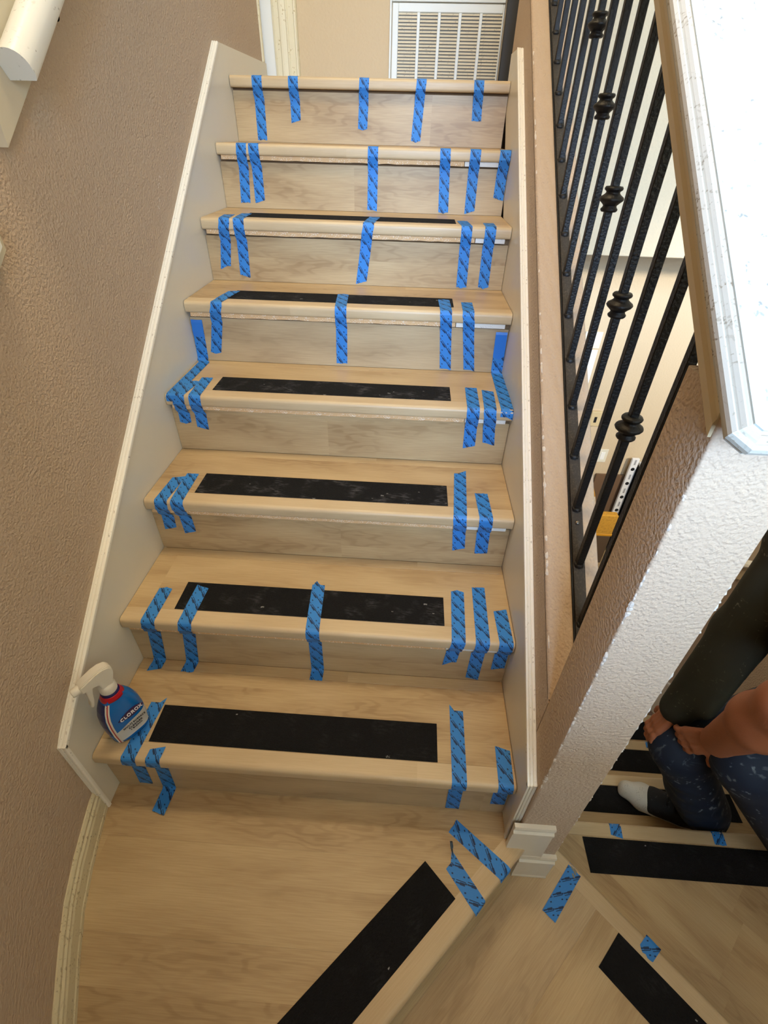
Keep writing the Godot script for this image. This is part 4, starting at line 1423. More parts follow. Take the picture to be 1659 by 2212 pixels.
	for r in low:
		var y: float = -RISE * r[1]
		var zf: float = -0.144 - LOW_RUN * (int(r[1]) - 2)
		var f := Vector3(0, 0, -1)
		var x: float = r[0]
		var b: float = r[2]
		var t := put("tape_strip", ribbon([[Vector3(x - 0.004, y, zf + b), Vector3.UP], [Vector3(x, y, zf + 0.011), Vector3.UP], [Vector3(x, y - 0.0032, zf + 0.0032), Vector3(0, 0.7, -0.7)], [Vector3(x, y - 0.011, zf), f], [Vector3(x + 0.002, y - 0.028, zf), f]], 0.036, Vector3.RIGHT, torn(), slant(0, 0)), M.tape)
		tag(t, r[3], "masking tape", "blue masking tape strips")


# ---------------------------------------------------------------- spray bottle
func loft(levels: Array, power: float, sides: int, cap_ends := true) -> ArrayMesh:
	# levels: [height, half width, half depth, x shift]
	var st := tool()
	var rings := []
	for l in levels:
		var ring := []
		for k in sides:
			var a := TAU * k / sides
			var ca := cos(a)
			var sa := sin(a)
			ring.append(Vector3(signf(ca) * pow(absf(ca), 2.0 / power) * l[1] + (l[3] if l.size() > 3 else 0.0), l[0], signf(sa) * pow(absf(sa), 2.0 / power) * l[2]))
		rings.append(ring)
	st.set_smooth_group(0)
	for i in rings.size() - 1:
		for k in sides:
			var a: Vector3 = rings[i][k]
			var b: Vector3 = rings[i][(k + 1) % sides]
			var c: Vector3 = rings[i + 1][(k + 1) % sides]
			var d: Vector3 = rings[i + 1][k]
			for v in [a, c, b, a, d, c]:
				st.add_vertex(v)
	if cap_ends:
		for e in [0, rings.size() - 1]:
			var m := Vector3.ZERO
			for v: Vector3 in rings[e]:
				m += v / sides
			for k in sides:
				var a: Vector3 = rings[e][k]
				var b: Vector3 = rings[e][(k + 1) % sides]
				for v in ([m, a, b] if e == 0 else [m, b, a]):
					st.add_vertex(v)
	st.index()
	st.generate_normals()
	return done(st)


func lettering(words: String, size: float, deep: float) -> TextMesh:
	var tm := TextMesh.new()
	var sf := SystemFont.new()
	sf.font_names = PackedStringArray(["Droid Sans"])
	sf.font_weight = 700
	tm.font = sf
	tm.text = words
	tm.font_size = 64
	tm.pixel_size = size / 64.0
	tm.depth = deep
	return tm


func build_bottle() -> void:
	var t := thing("spray_bottle", "blue spray cleaner bottle with white trigger head at the left end of the bottom step", "spray bottle", "", Vector3(0.062, RISE + 0.0004, -0.054))
	t.rotation.y = deg_to_rad(55)
	t.scale = Vector3.ONE * 1.03
	var blue := mat(Color(0.070, 0.420, 0.730), 0.22)
	var navy := mat(Color(0.060, 0.085, 0.330), 0.3)
	var white := mat(Color(0.88, 0.86, 0.80), 0.4)
	var red := mat(Color(0.72, 0.07, 0.14), 0.35)
	var paper := mat(Color(0.83, 0.83, 0.80), 0.45)
	var plum := mat(Color(0.20, 0.10, 0.30), 0.35)
	var ink := mat(Color(0.10, 0.10, 0.16), 0.6)
	var levels := [[0.0, 0.036, 0.022], [0.002, 0.0395, 0.0255], [0.010, 0.0425, 0.0285], [0.040, 0.0455, 0.0300], [0.075, 0.0460, 0.0300], [0.100, 0.0435, 0.0285], [0.120, 0.0375, 0.0262], [0.135, 0.0300, 0.0235], [0.146, 0.0235, 0.0212], [0.154, 0.0195, 0.0190], [0.160, 0.0178, 0.0178]]
	put("body", loft(levels, 2.7, 40), blue, t)
	# label skins lie a little proud of the body
	var band := []
	for h in [0.016, 0.030, 0.045, 0.060, 0.070]:
		band.append([h, half_at(levels, h, 1) + 0.0005, half_at(levels, h, 2) + 0.0005])
	put("label_band", label_skin(levels, 0.014, 0.066, -0.034, 0.046, 0.016), paper, t)
	put("side_stripe", stripe(levels, -0.036, 0.008), white, t)
	put("side_line", stripe(levels, -0.0365, 0.0018, 0.0011), red, t)
	put("side_panel", side_wrap(levels), navy, t)
	# lens-shaped badge and lettering
	var lens := PackedVector2Array()
	for k in 25:
		var u := -1.0 + k / 12.0
		lens.append(Vector2(u * 0.030, -(1.0 - u * u) * 0.0105))
	for k in range(1, 24):
		var u := 1.0 - k / 12.0
		lens.append(Vector2(u * 0.030, (1.0 - u * u) * 0.0105))
	var tilt := Transform3D(Basis(Vector3.BACK, 0.10) * Basis(Vector3.RIGHT, -0.06), Vector3(0.010, 0.088, 0.0300))
	put("badge", prism(lens, -0.002, 0.0010, tilt), plum, t)
	var word := put("brand_lettering", lettering("CLOROX", 0.0135, 0.0008), mat(Color(0.95, 0.95, 0.95), 0.4), t)
	word.transform = tilt * Transform3D(Basis.IDENTITY, Vector3(0, 0, 0.0014))
	var k := 0
	for line in [["MULTI SURFACE", 0.0072, 0.056], ["CLEANER", 0.0078, 0.046], ["+ BLEACH", 0.0050, 0.0375]]:
		var l := put("label_lettering", lettering(line[0], line[1], 0.0006), ink, t)
		l.transform = Transform3D(Basis(Vector3.BACK, 0.08), Vector3(0.008, line[2], half_at(levels, line[2], 2) + 0.0016))
		k += 1
	put("neck_label", loft([[0.1445, 0.0250, 0.0222], [0.150, 0.0222, 0.0212], [0.156, 0.0200, 0.0196], [0.166, 0.0182, 0.0182], [0.1665, 0.0170, 0.0170]], 2.2, 28), navy, t)
	put("neck_patch", loft([[0.1448, 0.0254, 0.0228], [0.150, 0.0226, 0.0217], [0.156, 0.0204, 0.0201], [0.1585, 0.0197, 0.0197]], 2.2, 28), red, t)
	# trigger head
	put("collar", lathe([[0.0150, 0.164], [0.0176, 0.1645], [0.0180, 0.168], [0.0178, 0.182], [0.0160, 0.186], [0.0120, 0.190], [0.0, 0.190]], Transform3D.IDENTITY, 28), white, t)
	var head := PackedVector2Array([Vector2(0.012, 0.186), Vector2(0.0165, 0.198), Vector2(0.0215, 0.214), Vector2(0.0220, 0.230), Vector2(0.0170, 0.2375), Vector2(0.004, 0.2420), Vector2(-0.012, 0.2410), Vector2(-0.043, 0.2310), Vector2(-0.047, 0.2270), Vector2(-0.047, 0.2115), Vector2(-0.034, 0.2090), Vector2(-0.022, 0.2080), Vector2(-0.0135, 0.2030), Vector2(-0.0120, 0.186)])
	put("spray_head", bevel_prism(head, 0.0125, 0.005), white, t)
	put("nozzle", lathe([[0.0, -0.0005], [0.0040, -0.0005], [0.0042, 0.004], [0.0085, 0.0045], [0.0100, 0.002], [0.0105, -0.010], [0.0100, -0.013], [0.0, -0.013]], Transform3D(Basis(Vector3(0, 0, 1), Vector3(-1, 0, 0), Vector3(0, -1, 0)), Vector3(-0.0565, 0.2195, 0)), 20), white, t)
	var lever := PackedVector2Array([Vector2(-0.024, 0.2095), Vector2(-0.0385, 0.2095), Vector2(-0.0400, 0.190), Vector2(-0.0405, 0.172), Vector2(-0.0445, 0.1565), Vector2(-0.0420, 0.1530), Vector2(-0.0385, 0.1550), Vector2(-0.0330, 0.172), Vector2(-0.0300, 0.190)])
	put("trigger", bevel_prism(lever, 0.0085, 0.0025), white, t)


func half_at(levels: Array, h: float, which: int) -> float:
	for i in levels.size() - 1:
		if h <= levels[i + 1][0]:
			return lerpf(levels[i][which], levels[i + 1][which], clampf((h - levels[i][0]) / maxf(levels[i + 1][0] - levels[i][0], 1e-5), 0.0, 1.0))
	return levels[levels.size() - 1][which]


func on_body(levels: Array, x: float, h: float, proud: float) -> Vector3:
	var a := half_at(levels, h, 1)
	var b := half_at(levels, h, 2)
	var q := clampf(absf(x) / a, 0.0, 0.9999)
	return Vector3(x, h, b * pow(1.0 - pow(q, 2.7), 1.0 / 2.7) + proud)


# a printed area on the front: upper edge dips from left to right
func label_skin(levels: Array, h0: float, h1: float, x0: float, x1: float, dip: float) -> ArrayMesh:
	var st := tool()
	var n := 18
	var m := 8
	for i in n:
		for j in m:
			var ps := []
			for k in [[0, 0], [1, 0], [1, 1], [0, 1]]:
				var u := float(i + k[0]) / n
				var v := float(j + k[1]) / m
				var x := lerpf(x0, x1 - 0.002, u)
				var low := h0 + 0.004 * sin(u * PI)
				var top := h1 - dip * (1.0 - pow(u, 0.8)) + 0.006 * sin(u * PI)
				ps.append(on_body(levels, x, lerpf(low, top, v), 0.0007))
			var nn: Vector3 = (ps[1] - ps[0]).cross(ps[3] - ps[0]).normalized()
			if nn.z < 0.0:
				nn = -nn
			tri(st, ps[0], ps[1], ps[2], nn)
			tri(st, ps[0], ps[2], ps[3], nn)
	return done(st)


func stripe(levels: Array, x: float, w: float, proud := 0.0008) -> ArrayMesh:
	var st := tool()
	var n := 26
	for i in n:
		var ps := []
		for k in [[0, 0], [0, 1], [1, 1], [1, 0]]:
			var h := lerpf(0.004, 0.142, float(i + k[0]) / n)
			var a := half_at(levels, h, 1)
			ps.append(on_body(levels, clampf(x * a / 0.046, -a, a) + (k[1] - 0.5) * w * (0.7 + 0.3 * a / 0.046), h, proud))
		var nn: Vector3 = (ps[1] - ps[0]).cross(ps[3] - ps[0]).normalized()
		if nn.z < 0.0:
			nn = -nn
		tri(st, ps[0], ps[1], ps[2], nn)
		tri(st, ps[0], ps[2], ps[3], nn)
	return done(st)


# the darker moulded panel wrapping the bottle's narrow side
func side_wrap(levels: Array) -> ArrayMesh:
	var st := tool()
	var n := 16
	var m := 10
	var at := func(h: float, v: float) -> Vector3:
		var a := half_at(levels, h, 1) + 0.0006
		var b := half_at(levels, h, 2) + 0.0006
		var t := lerpf(PI - 0.55, PI + 0.75, v)
		return Vector3(-pow(absf(cos(t)), 2.0 / 2.7) * a, h, signf(sin(t)) * pow(absf(sin(t)), 2.0 / 2.7) * b)
	for i in n:
		for j in m:
			var ps := []
			for k in [[0, 0], [0, 1], [1, 1], [1, 0]]:
				ps.append(at.call(lerpf(0.045, 0.142, float(i + k[0]) / n), float(j + k[1]) / m))
			var nn: Vector3 = (ps[1] - ps[0]).cross(ps[3] - ps[0]).normalized()
			if nn.dot(ps[0] * Vector3(1, 0, 1)) < 0.0:
				nn = -nn
			tri(st, ps[0], ps[1], ps[2], nn)
			tri(st, ps[0], ps[2], ps[3], nn)
	return done(st)


# outline (x, y) extruded to +-half along z, with rounded long edges
func bevel_prism(poly: PackedVector2Array, half: float, r: float) -> ArrayMesh:
	var st := tool()
	if Geometry2D.is_polygon_clockwise(poly):
		poly = poly.duplicate()
		poly.reverse()
	var small: PackedVector2Array = Geometry2D.offset_polygon(poly, -r * 0.5)[0]
	add_prism(st, poly, -(half - r), half - r, Transform3D.IDENTITY, Vector2.ZERO, true)
	add_prism(st, Geometry2D.offset_polygon(poly, -r * 0.16)[0], -(half - r * 0.5), half - r * 0.5, Transform3D.IDENTITY, Vector2.ZERO, true)
	add_prism(st, small, -half, half, Transform3D.IDENTITY, Vector2.ZERO, true)
	return done(st)


# ---------------------------------------------------------------- things low in the hall
func build_hall_things() -> void:
	var zw := -2.899
	# wall plates and the notice below one of them
	for r in [["double switch plate high on the hall wall", Vector3(1.936, 0.282, zw), 0.116, 0.112, M.plate, 2], ["small white blank plate low on the hall wall", Vector3(2.262, -0.615, zw), 0.072, 0.116, M.plate, 1]]:
		var t := thing("wall_plate", r[0], "switch plate", "", r[1])
		var w: float = r[2]
		var h: float = r[3]
		put("plate", box_mesh(Vector3(-w / 2, -h / 2, 0), Vector3(w / 2, h / 2, 0.006), 0.002), r[4], t)
		for k: int in r[5]:
			var x: float = (k - (r[5] - 1) * 0.5) * 0.046
			put("rocker", box_mesh(Vector3(x - 0.016, -0.033, 0.006), Vector3(x + 0.016, 0.033, 0.0095), 0.0015), M.white_gloss, t)
	var th := thing("thermostat", "small beige thermostat with a dark window on the hall wall", "thermostat", "", Vector3(2.115, -0.295, zw))
	put("case", box_mesh(Vector3(-0.040, -0.060, 0), Vector3(0.040, 0.060, 0.022), 0.004), M.plate_beige, th)
	put("display", box_mesh(Vector3(-0.012, -0.028, 0.022), Vector3(0.008, 0.018, 0.0228), 0.0), M.dark_void, th)
	var sheet := put("paper_notice", box_mesh(Vector3(1.86, -0.05, zw), Vector3(1.992, 0.215, zw + 0.0015), 0.0), M.white_gloss)
	tag(sheet, "plain white sheet fixed under the switch plate", "paper")
	# spirit level standing against the wall
	var lv := thing("spirit_level", "white spirit level with teal ends standing against the hall wall", "spirit level", "", Vector3(2.502, -1.519, -2.845))
	var white := mat(Color(0.92, 0.92, 0.91), 0.35)
	var teal := mat(Color(0.0, 0.48, 0.47), 0.45)
	put("beam", box_mesh(Vector3(-0.028, 0.055, -0.012), Vector3(0.028, 0.925, 0.012), 0.003), white, lv)
	put("end_cap", box_mesh(Vector3(-0.030, 0.0, -0.014), Vector3(0.030, 0.055, 0.014), 0.004), teal, lv)
	put("end_cap", box_mesh(Vector3(-0.030, 0.11, -0.0145), Vector3(0.030, 0.175, 0.0145), 0.004), teal, lv)
	for k in 5:
		var y := 0.29 + 0.135 * k
		var d := put("vial", lathe([[0.0, 0.0155], [0.006, 0.0155], [0.0135, 0.0145], [0.0150, 0.0115]], Transform3D(Basis(Vector3(1, 0, 0), Vector3(0, 0, 1), Vector3(0, -1, 0)), Vector3(0, y, 0)), 16), M.dark_void, lv)
		put("scale_mark", box_mesh(Vector3(-0.007, y + 0.040, 0.0118), Vector3(0.007, y + 0.085, 0.0124), 0.0), mat(Color(0.62, 0.62, 0.62), 0.5), lv)
	# dark open box and flat brown panel beside it
	var bx := thing("tool_case", "black tool case on the floor behind the spirit level", "tool case", "", Vector3(2.66, -1.519, -2.80))
	put("case", box_mesh(Vector3(-0.12, 0, -0.07), Vector3(0.16, 0.86, 0.05), 0.008), mat(Color(0.05, 0.05, 0.055), 0.5), bx)
	put("lid_rim", box_mesh(Vector3(-0.12, 0.86, -0.07), Vector3(0.16, 0.885, 0.05), 0.004), mat(Color(0.80, 0.80, 0.78), 0.5), bx)
	var bd := put("brown_panel", box_mesh(Vector3(2.26, -1.519, -2.895), Vector3(2.62, -0.78, -2.877), 0.001), mat(Color(0.43, 0.33, 0.24), 0.7))
	tag(bd, "flat brown panel on the hall wall behind the spirit level", "board")
	# yellow pad with torn brown flecks
	var sp := thing("sponge_float", "yellow sponge float with brown stains in front of the spirit level", "sponge", "", Vector3(2.36, -1.10, -2.66))
	var foam := nicked(81, Color(0.83, 0.62, 0.22), Color(0.42, 0.27, 0.10), 0.18, 0.9, 0.12)
	put("pad", box_mesh(Vector3(-0.075, -0.115, -0.03), Vector3(0.075, 0.095, 0.03), 0.008), foam, sp)
	put("backing", box_mesh(Vector3(-0.078, -0.118, -0.042), Vector3(0.078, -0.095, 0.033), 0.004), mat(Color(0.85, 0.60, 0.10), 0.6), sp)
	put("stand", box_mesh(Vector3(-0.07, -0.418, -0.04), Vector3(0.07, -0.119, 0.03), 0.004), mat(Color(0.36, 0.29, 0.22), 0.8), sp)
	# blue strip hanging beside it
	var bs := put("plastic_film", box_mesh(Vector3(2.205, -1.519, -2.70), Vector3(2.275, -1.02, -2.685), 0.003), mat(Color(0.12, 0.30, 0.52), 0.4))
	tag(bs, "blue plastic film roll standing left of the yellow sponge", "film roll")
	# crumpled bag
	var bag := thing("plastic_bag", "crumpled yellow and white bag standing by the hall wall", "bag", "", Vector3(2.20, -1.519, -2.76))
	put("pouch", loft([[0.0, 0.075, 0.05], [0.25, 0.085, 0.06], [0.50, 0.080, 0.05, 0.01], [0.62, 0.050, 0.03, 0.0], [0.70, 0.030, 0.015, -0.02], [0.78, 0.014, 0.008, -0.035]], 2.4, 14), mat(Color(0.86, 0.82, 0.74), 0.4), bag)
	put("yellow_print", loft([[0.615, 0.0525, 0.0325, 0.0], [0.66, 0.042, 0.024, -0.01], [0.70, 0.0325, 0.0175, -0.02], [0.785, 0.0155, 0.0095, -0.0355]], 2.4, 14), mat(Color(0.86, 0.62, 0.10), 0.45), bag)
	# low wall with a moulded cap on the far side of the lower flight
	var n0 := 0.02 + SLOPE * 0.875
	var poly := PackedVector2Array([Vector2(1.0, n0), Vector2(1.0, -1.52), Vector2(-1.9, -1.52), Vector2(-1.9, n0 - SLOPE * 1.9), Vector2(0.0, n0)])
	structure("wall_pony", prism(poly, 2.131, 2.245, frame_zy()), M.wall, "brown low wall beside the lower flight behind the person", "wall")
	var cp := Node3D.new()
	cp.name = "trim_5"
	add_child(cp)
	tag(cp, "moulded cream cap on the low wall beside the lower flight", "trim", "", "structure")
	var a := atan(SLOPE)
	var fs := Transform3D(Basis(Vector3(1, 0, 0), Vector3(0, cos(a), -sin(a)), Vector3(0, sin(a), cos(a))), Vector3(0, n0, 0))
	put("apron", prism(PackedVector2Array([Vector2(2.122, -0.004), Vector2(2.254, -0.004), Vector2(2.254, 0.034), Vector2(2.262, 0.05), Vector2(2.114, 0.05), Vector2(2.122, 0.034)]), -1.9 / cos(a), 0.0, fs), M.apron, cp)
	put("cap_board", prism(PackedVector2Array([Vector2(2.106, 0.0502), Vector2(2.270, 0.0502), Vector2(2.274, 0.056), Vector2(2.270, 0.066), Vector2(2.106, 0.066), Vector2(2.102, 0.056)]), -1.9 / cos(a), 0.0, fs), M.trim, cp)
	var rl := thing("lower_railing", "black balusters on the low wall beside the lower flight", "railing")
	for k in 6:
		var z := -0.62 - 0.2 * k
		var y := n0 + SLOPE * z + 0.075
		put("baluster", box_mesh(Vector3(2.180, y, z - 0.0075), Vector3(2.195, y + 0.85, z + 0.0075), 0.001), M.iron, rl)

# ---------------------------------------------------------------- person on the lower flight
# smooth union of tapered capsules [a, b, radius a, radius b], meshed as surface nets; cuts are ellipsoids [centre, radii]
func blend_mesh(bones: Array, cell: float, k: float, cuts := [], cut_above := INF) -> ArrayMesh:
	var lo := Vector3.ONE * 1e9
	var hi := Vector3.ONE * -1e9
	for b in bones:
		var r := Vector3.ONE * (maxf(b[2], b[3]) + cell * 3.0 + k)
		lo = lo.min((b[0] as Vector3).min(b[1]) - r)
		hi = hi.max((b[0] as Vector3).max(b[1]) + r)
	var n := Vector3i(((hi - lo) / cell).ceil()) + Vector3i.ONE
	var f := PackedFloat32Array()
	f.resize(n.x * n.y * n.z)
	f.fill(1.0)
	for b in bones:
		var pa: Vector3 = b[0]
		var ba: Vector3 = b[1] - b[0]
		var bb := maxf(ba.length_squared(), 1e-9)
		var ra: float = b[2]
		var rb: float = b[3]
		var m := Vector3.ONE * (maxf(ra, rb) + k + cell * 2.5)
		var i0 := Vector3i(((pa.min(b[1]) - m - lo) / cell).floor()).max(Vector3i.ZERO)
		var i1 := Vector3i(((pa.max(b[1]) + m - lo) / cell).ceil()).min(n - Vector3i.ONE)
		for z in range(i0.z, i1.z + 1):
			for y in range(i0.y, i1.y + 1):
				var at := (z * n.y + y) * n.x
				for x in range(i0.x, i1.x + 1):
					var p := lo + Vector3(x, y, z) * cell - pa
					var h := clampf(p.dot(ba) / bb, 0.0, 1.0)
					var d := (p - ba * h).length() - lerpf(ra, rb, h)
					var o := f[at + x]
					var e := maxf(k - absf(o - d), 0.0) / k
					f[at + x] = minf(o, d) - e * e * k * 0.25
	for c in cuts:
		var i0 := Vector3i(((c[0] - c[1] - lo) / cell).floor() - Vector3.ONE * 2).max(Vector3i.ZERO)
		var i1 := Vector3i(((c[0] + c[1] - lo) / cell).ceil() + Vector3.ONE * 2).min(n - Vector3i.ONE)
		for z in range(i0.z, i1.z + 1):
			for y in range(i0.y, i1.y + 1):
				for x in range(i0.x, i1.x + 1):
					var p: Vector3 = (lo + Vector3(x, y, z) * cell - c[0]) / c[1]
					var d: float = (p.length() - 1.0) * minf(c[1].x, minf(c[1].y, c[1].z))
					var at := (z * n.y + y) * n.x + x
					f[at] = maxf(f[at], -d)
	var ids := PackedInt32Array()
	ids.resize(f.size())
	ids.fill(-1)
	var verts := PackedVector3Array()
	var norms := PackedVector3Array()
	var sx := 1
	var sy := n.x
	var sz := n.x * n.y
	var offs := [0, sx, sy, sx + sy, sz, sx + sz, sy + sz, sx + sy + sz]
	var pos := [Vector3(0, 0, 0), Vector3(1, 0, 0), Vector3(0, 1, 0), Vector3(1, 1, 0), Vector3(0, 0, 1), Vector3(1, 0, 1), Vector3(0, 1, 1), Vector3(1, 1, 1)]
	var edges := [[0, 1], [2, 3], [4, 5], [6, 7], [0, 2], [1, 3], [4, 6], [5, 7], [0, 4], [1, 5], [2, 6], [3, 7]]
	for z in n.z - 1:
		for y in n.y - 1:
			var row := (z * n.y + y) * n.x
			for x in n.x - 1:
				var at := row + x
				var v0 := f[at]
				if v0 > cell * 2.0 or v0 < -cell * 2.0:
					continue
				var inside := 0
				for q in 8:
					if f[at + offs[q]] < 0.0:
						inside += 1
				if inside == 0 or inside == 8:
					continue
				var s := Vector3.ZERO
				var c := 0
				for e in edges:
					var a := f[at + offs[e[0]]]
					var b := f[at + offs[e[1]]]
					if (a < 0.0) != (b < 0.0):
						s += (pos[e[0]] as Vector3).lerp(pos[e[1]], a / (a - b))
						c += 1
				ids[at] = verts.size()
				verts.append(lo + (Vector3(x, y, z) + s / c) * cell)
				var g := Vector3(f[at + 1] - v0 + f[at + sx + sy + sz] - f[at + sy + sz], f[at + sy] - v0 + f[at + sx + sy + sz] - f[at + sx + sz], f[at + sz] - v0 + f[at + sx + sy + sz] - f[at + sx + sy])
				norms.append(g.normalized())
	var idx := PackedInt32Array()
	for z in range(1, n.z - 1):
		for y in range(1, n.y - 1):
			for x in range(1, n.x - 1):
				var at := (z * n.y + y) * n.x + x
				var a := f[at]
				if a > cell * 2.0 or a < -cell * 2.0:
					continue
				for axis in 3:
					var step: int = [sx, sy, sz][axis]
					var b := f[at + step]
					if (a < 0.0) == (b < 0.0):
						continue
					var u: int = [sy, sz, sx][axis]
					var w: int = [sz, sx, sy][axis]
					var q := [ids[at], ids[at - u], ids[at - u - w], ids[at - w]]
					if q.min() < 0:
						continue
					if a < 0.0:
						idx.append_array([q[0], q[2], q[1], q[0], q[3], q[2]])
					else:
						idx.append_array([q[0], q[1], q[2], q[0], q[2], q[3]])
	var arrays := []
	arrays.resize(Mesh.ARRAY_MAX)
	arrays[Mesh.ARRAY_VERTEX] = verts
	arrays[Mesh.ARRAY_NORMAL] = norms
	arrays[Mesh.ARRAY_INDEX] = idx
	var mesh := ArrayMesh.new()
	mesh.add_surface_from_arrays(Mesh.PRIMITIVE_TRIANGLES, arrays)
	return mesh


func finger(base: Vector3, dir: Vector3, curl: Vector3, long: float, r: float) -> Array:
	var a := base + dir * long * 0.42
	var d2 := (dir + curl * 0.55).normalized()
	var b := a + d2 * long * 0.32
	var d3 := (d2 + curl * 0.65).normalized()
	var c := b + d3 * long * 0.26
	return [[base, a, r, r * 0.95], [a, b, r * 0.95, r * 0.86], [b, c, r * 0.86, r * 0.72]]


func hand_bones(wrist: Vector3, dir: Vector3, palm_n: Vector3, thumb_side: float) -> Array:
	dir = dir.normalized()
	var side := dir.cross(palm_n).normalized()
	palm_n = side.cross(dir).normalized()
	var out := []
	var knuckles := wrist + dir * 0.085
	for k in 4:
		var s := (k - 1.5) * 0.019
		out.append([wrist + side * s * 0.7 + dir * 0.012, knuckles + side * s, 0.0135, 0.0115])
		out.append_array(finger(knuckles + side * s, (dir + side * s * 2.0).normalized(), palm_n, [0.074, 0.082, 0.076, 0.060][k if thumb_side < 0.0 else 3 - k], 0.0088))
	var tb := wrist + dir * 0.026 + side * 0.030 * thumb_side
	out.append([wrist + dir * 0.010 + side * 0.012 * thumb_side, tb + dir * 0.02 + side * 0.012 * thumb_side, 0.014, 0.0125])
	out.append_array(finger(tb + dir * 0.02 + side * 0.012 * thumb_side, (dir * 0.75 + side * thumb_side * 0.65 + palm_n * 0.2).normalized(), palm_n * 0.5, 0.066, 0.0102))
	return out


func build_person() -> void:
	var t := thing("person", "person in an olive shirt and paint-splattered jeans crouching on the lower flight", "person", "")
	var hip_a := Vector3(1.965, 0.10, -0.31)
	var hip_b := Vector3(1.965, 0.12, -0.14)
	var knee_a := Vector3(1.605, -0.125, -0.275)
	var knee_b := Vector3(1.665, 0.045, -0.150)
	var ankle_a := Vector3(1.795, -0.480, -0.235)
	var ankle_b := Vector3(1.925, -0.290, -0.035)
	var waist := Vector3(1.90, 0.27, -0.24)
	var chest := Vector3(1.765, 0.52, -0.275)
	var neck := Vector3(1.70, 0.70, -0.275)
	var head := Vector3(1.63, 0.84, -0.275)
	var sh_n := Vector3(1.745, 0.660, -0.120)
	var sh_f := Vector3(1.70, 0.600, -0.430)
	var el_n := Vector3(1.535, 0.440, -0.070)
	var el_f := Vector3(1.685, 0.260, -0.425)
	var wr_n := Vector3(1.588, 0.085, -0.185)
	var wr_f := Vector3(1.580, -0.010, -0.335)
	var skin := paint(Color(0.690, 0.430, 0.300), 0.55, 91, 0.09, 1.0, 0.2)
	var body := [
		[hip_a, hip_b, 0.10, 0.10], [(hip_a + hip_b) * 0.5, waist, 0.11, 0.105], [waist, chest, 0.11, 0.12], [chest, neck, 0.09, 0.052], [neck, head + Vector3(0.02, -0.03, 0), 0.050, 0.050],
		[sh_n, sh_f, 0.062, 0.062], [chest, sh_n, 0.09, 0.06], [chest, sh_f, 0.09, 0.06],
		[sh_n, el_n, 0.060, 0.056], [el_n, el_n.lerp(wr_n, 0.35), 0.058, 0.062], [el_n.lerp(wr_n, 0.35), wr_n, 0.062, 0.040],
		[sh_f, el_f, 0.052, 0.043], [el_f, wr_f, 0.043, 0.030],
		[hip_a, knee_a, 0.088, 0.060], [knee_a, knee_a.lerp(ankle_a, 0.35), 0.058, 0.060], [knee_a.lerp(ankle_a, 0.35), ankle_a, 0.060, 0.038],
		[hip_b, knee_b, 0.088, 0.060], [knee_b, knee_b.lerp(ankle_b, 0.35), 0.058, 0.060], [knee_b.lerp(ankle_b, 0.35), ankle_b, 0.060, 0.038],
	]
	put("body", blend_mesh(body, 0.013, 0.03), skin, t)
	# head with face, facing down the leg (-x)
	var fwd := Vector3(-0.80, -0.60, 0.0).normalized()
	var up := Vector3(-0.60, 0.80, 0.0).normalized()
	var face := [[head + up * 0.035 - fwd * 0.015, head + up * 0.02 + fwd * 0.02, 0.088, 0.080], [head + fwd * 0.035 - up * 0.05, head + fwd * 0.045 - up * 0.075, 0.052, 0.036],
		[head + fwd * 0.095 + up * 0.010, head + fwd * 0.112 - up * 0.020, 0.010, 0.015], [head + fwd * 0.085 - up * 0.052 + Vector3(0, 0, 0.018), head + fwd * 0.085 - up * 0.052 - Vector3(0, 0, 0.018), 0.010, 0.010],
		[head + Vector3(0, 0, 0.086) - up * 0.01, head + Vector3(0, 0, 0.090) + up * 0.03, 0.012, 0.016], [head - Vector3(0, 0, 0.086) - up * 0.01, head - Vector3(0, 0, 0.090) + up * 0.03, 0.012, 0.016],
		[head + fwd * 0.088 + up * 0.038 + Vector3(0, 0, 0.045), head + fwd * 0.088 + up * 0.038 - Vector3(0, 0, 0.045), 0.012, 0.012]]
	put("head", blend_mesh(face, 0.006, 0.018, [[head + fwd * 0.105 + up * 0.018 + Vector3(0, 0, 0.032), Vector3(0.016, 0.013, 0.017)], [head + fwd * 0.105 + up * 0.018 - Vector3(0, 0, 0.032), Vector3(0.016, 0.013, 0.017)]]), skin, t)
	for s in [-1.0, 1.0]:
		put("eye", lathe([[0.0, -0.012], [0.0085, -0.0085], [0.012, 0.0], [0.0085, 0.0085], [0.0, 0.012]], Transform3D(Basis.IDENTITY, head + fwd * 0.088 + up * 0.018 + Vector3(0, 0, 0.032 * s)), 12), M.white_gloss, t)
	put("hair", blend_mesh([[head + up * 0.055 - fwd * 0.020, head + up * 0.020 - fwd * 0.035, 0.086, 0.088], [head + up * 0.07 + fwd * 0.03, head + up * 0.06 - fwd * 0.03, 0.062, 0.07]], 0.010, 0.02), mat(Color(0.07, 0.055, 0.045), 0.8), t)
	# hands: the near one closing on the knee, the far one resting beside it
	put("hand", blend_mesh(hand_bones(wr_n, Vector3(-0.25, -0.85, -0.45), Vector3(0.6, -0.2, -0.5), 1.0), 0.005, 0.008), skin, t)
	put("hand", blend_mesh(hand_bones(wr_f, Vector3(-0.45, -0.85, 0.15), Vector3(0.7, -0.4, 0.3), -1.0), 0.005, 0.008), skin, t)
	# clothes
	var denim := nicked(92, Color(0.070, 0.135, 0.225), Color(0.70, 0.74, 0.76), 0.10, 0.7, 0.62)
	denim.uv1_world_triplanar = false
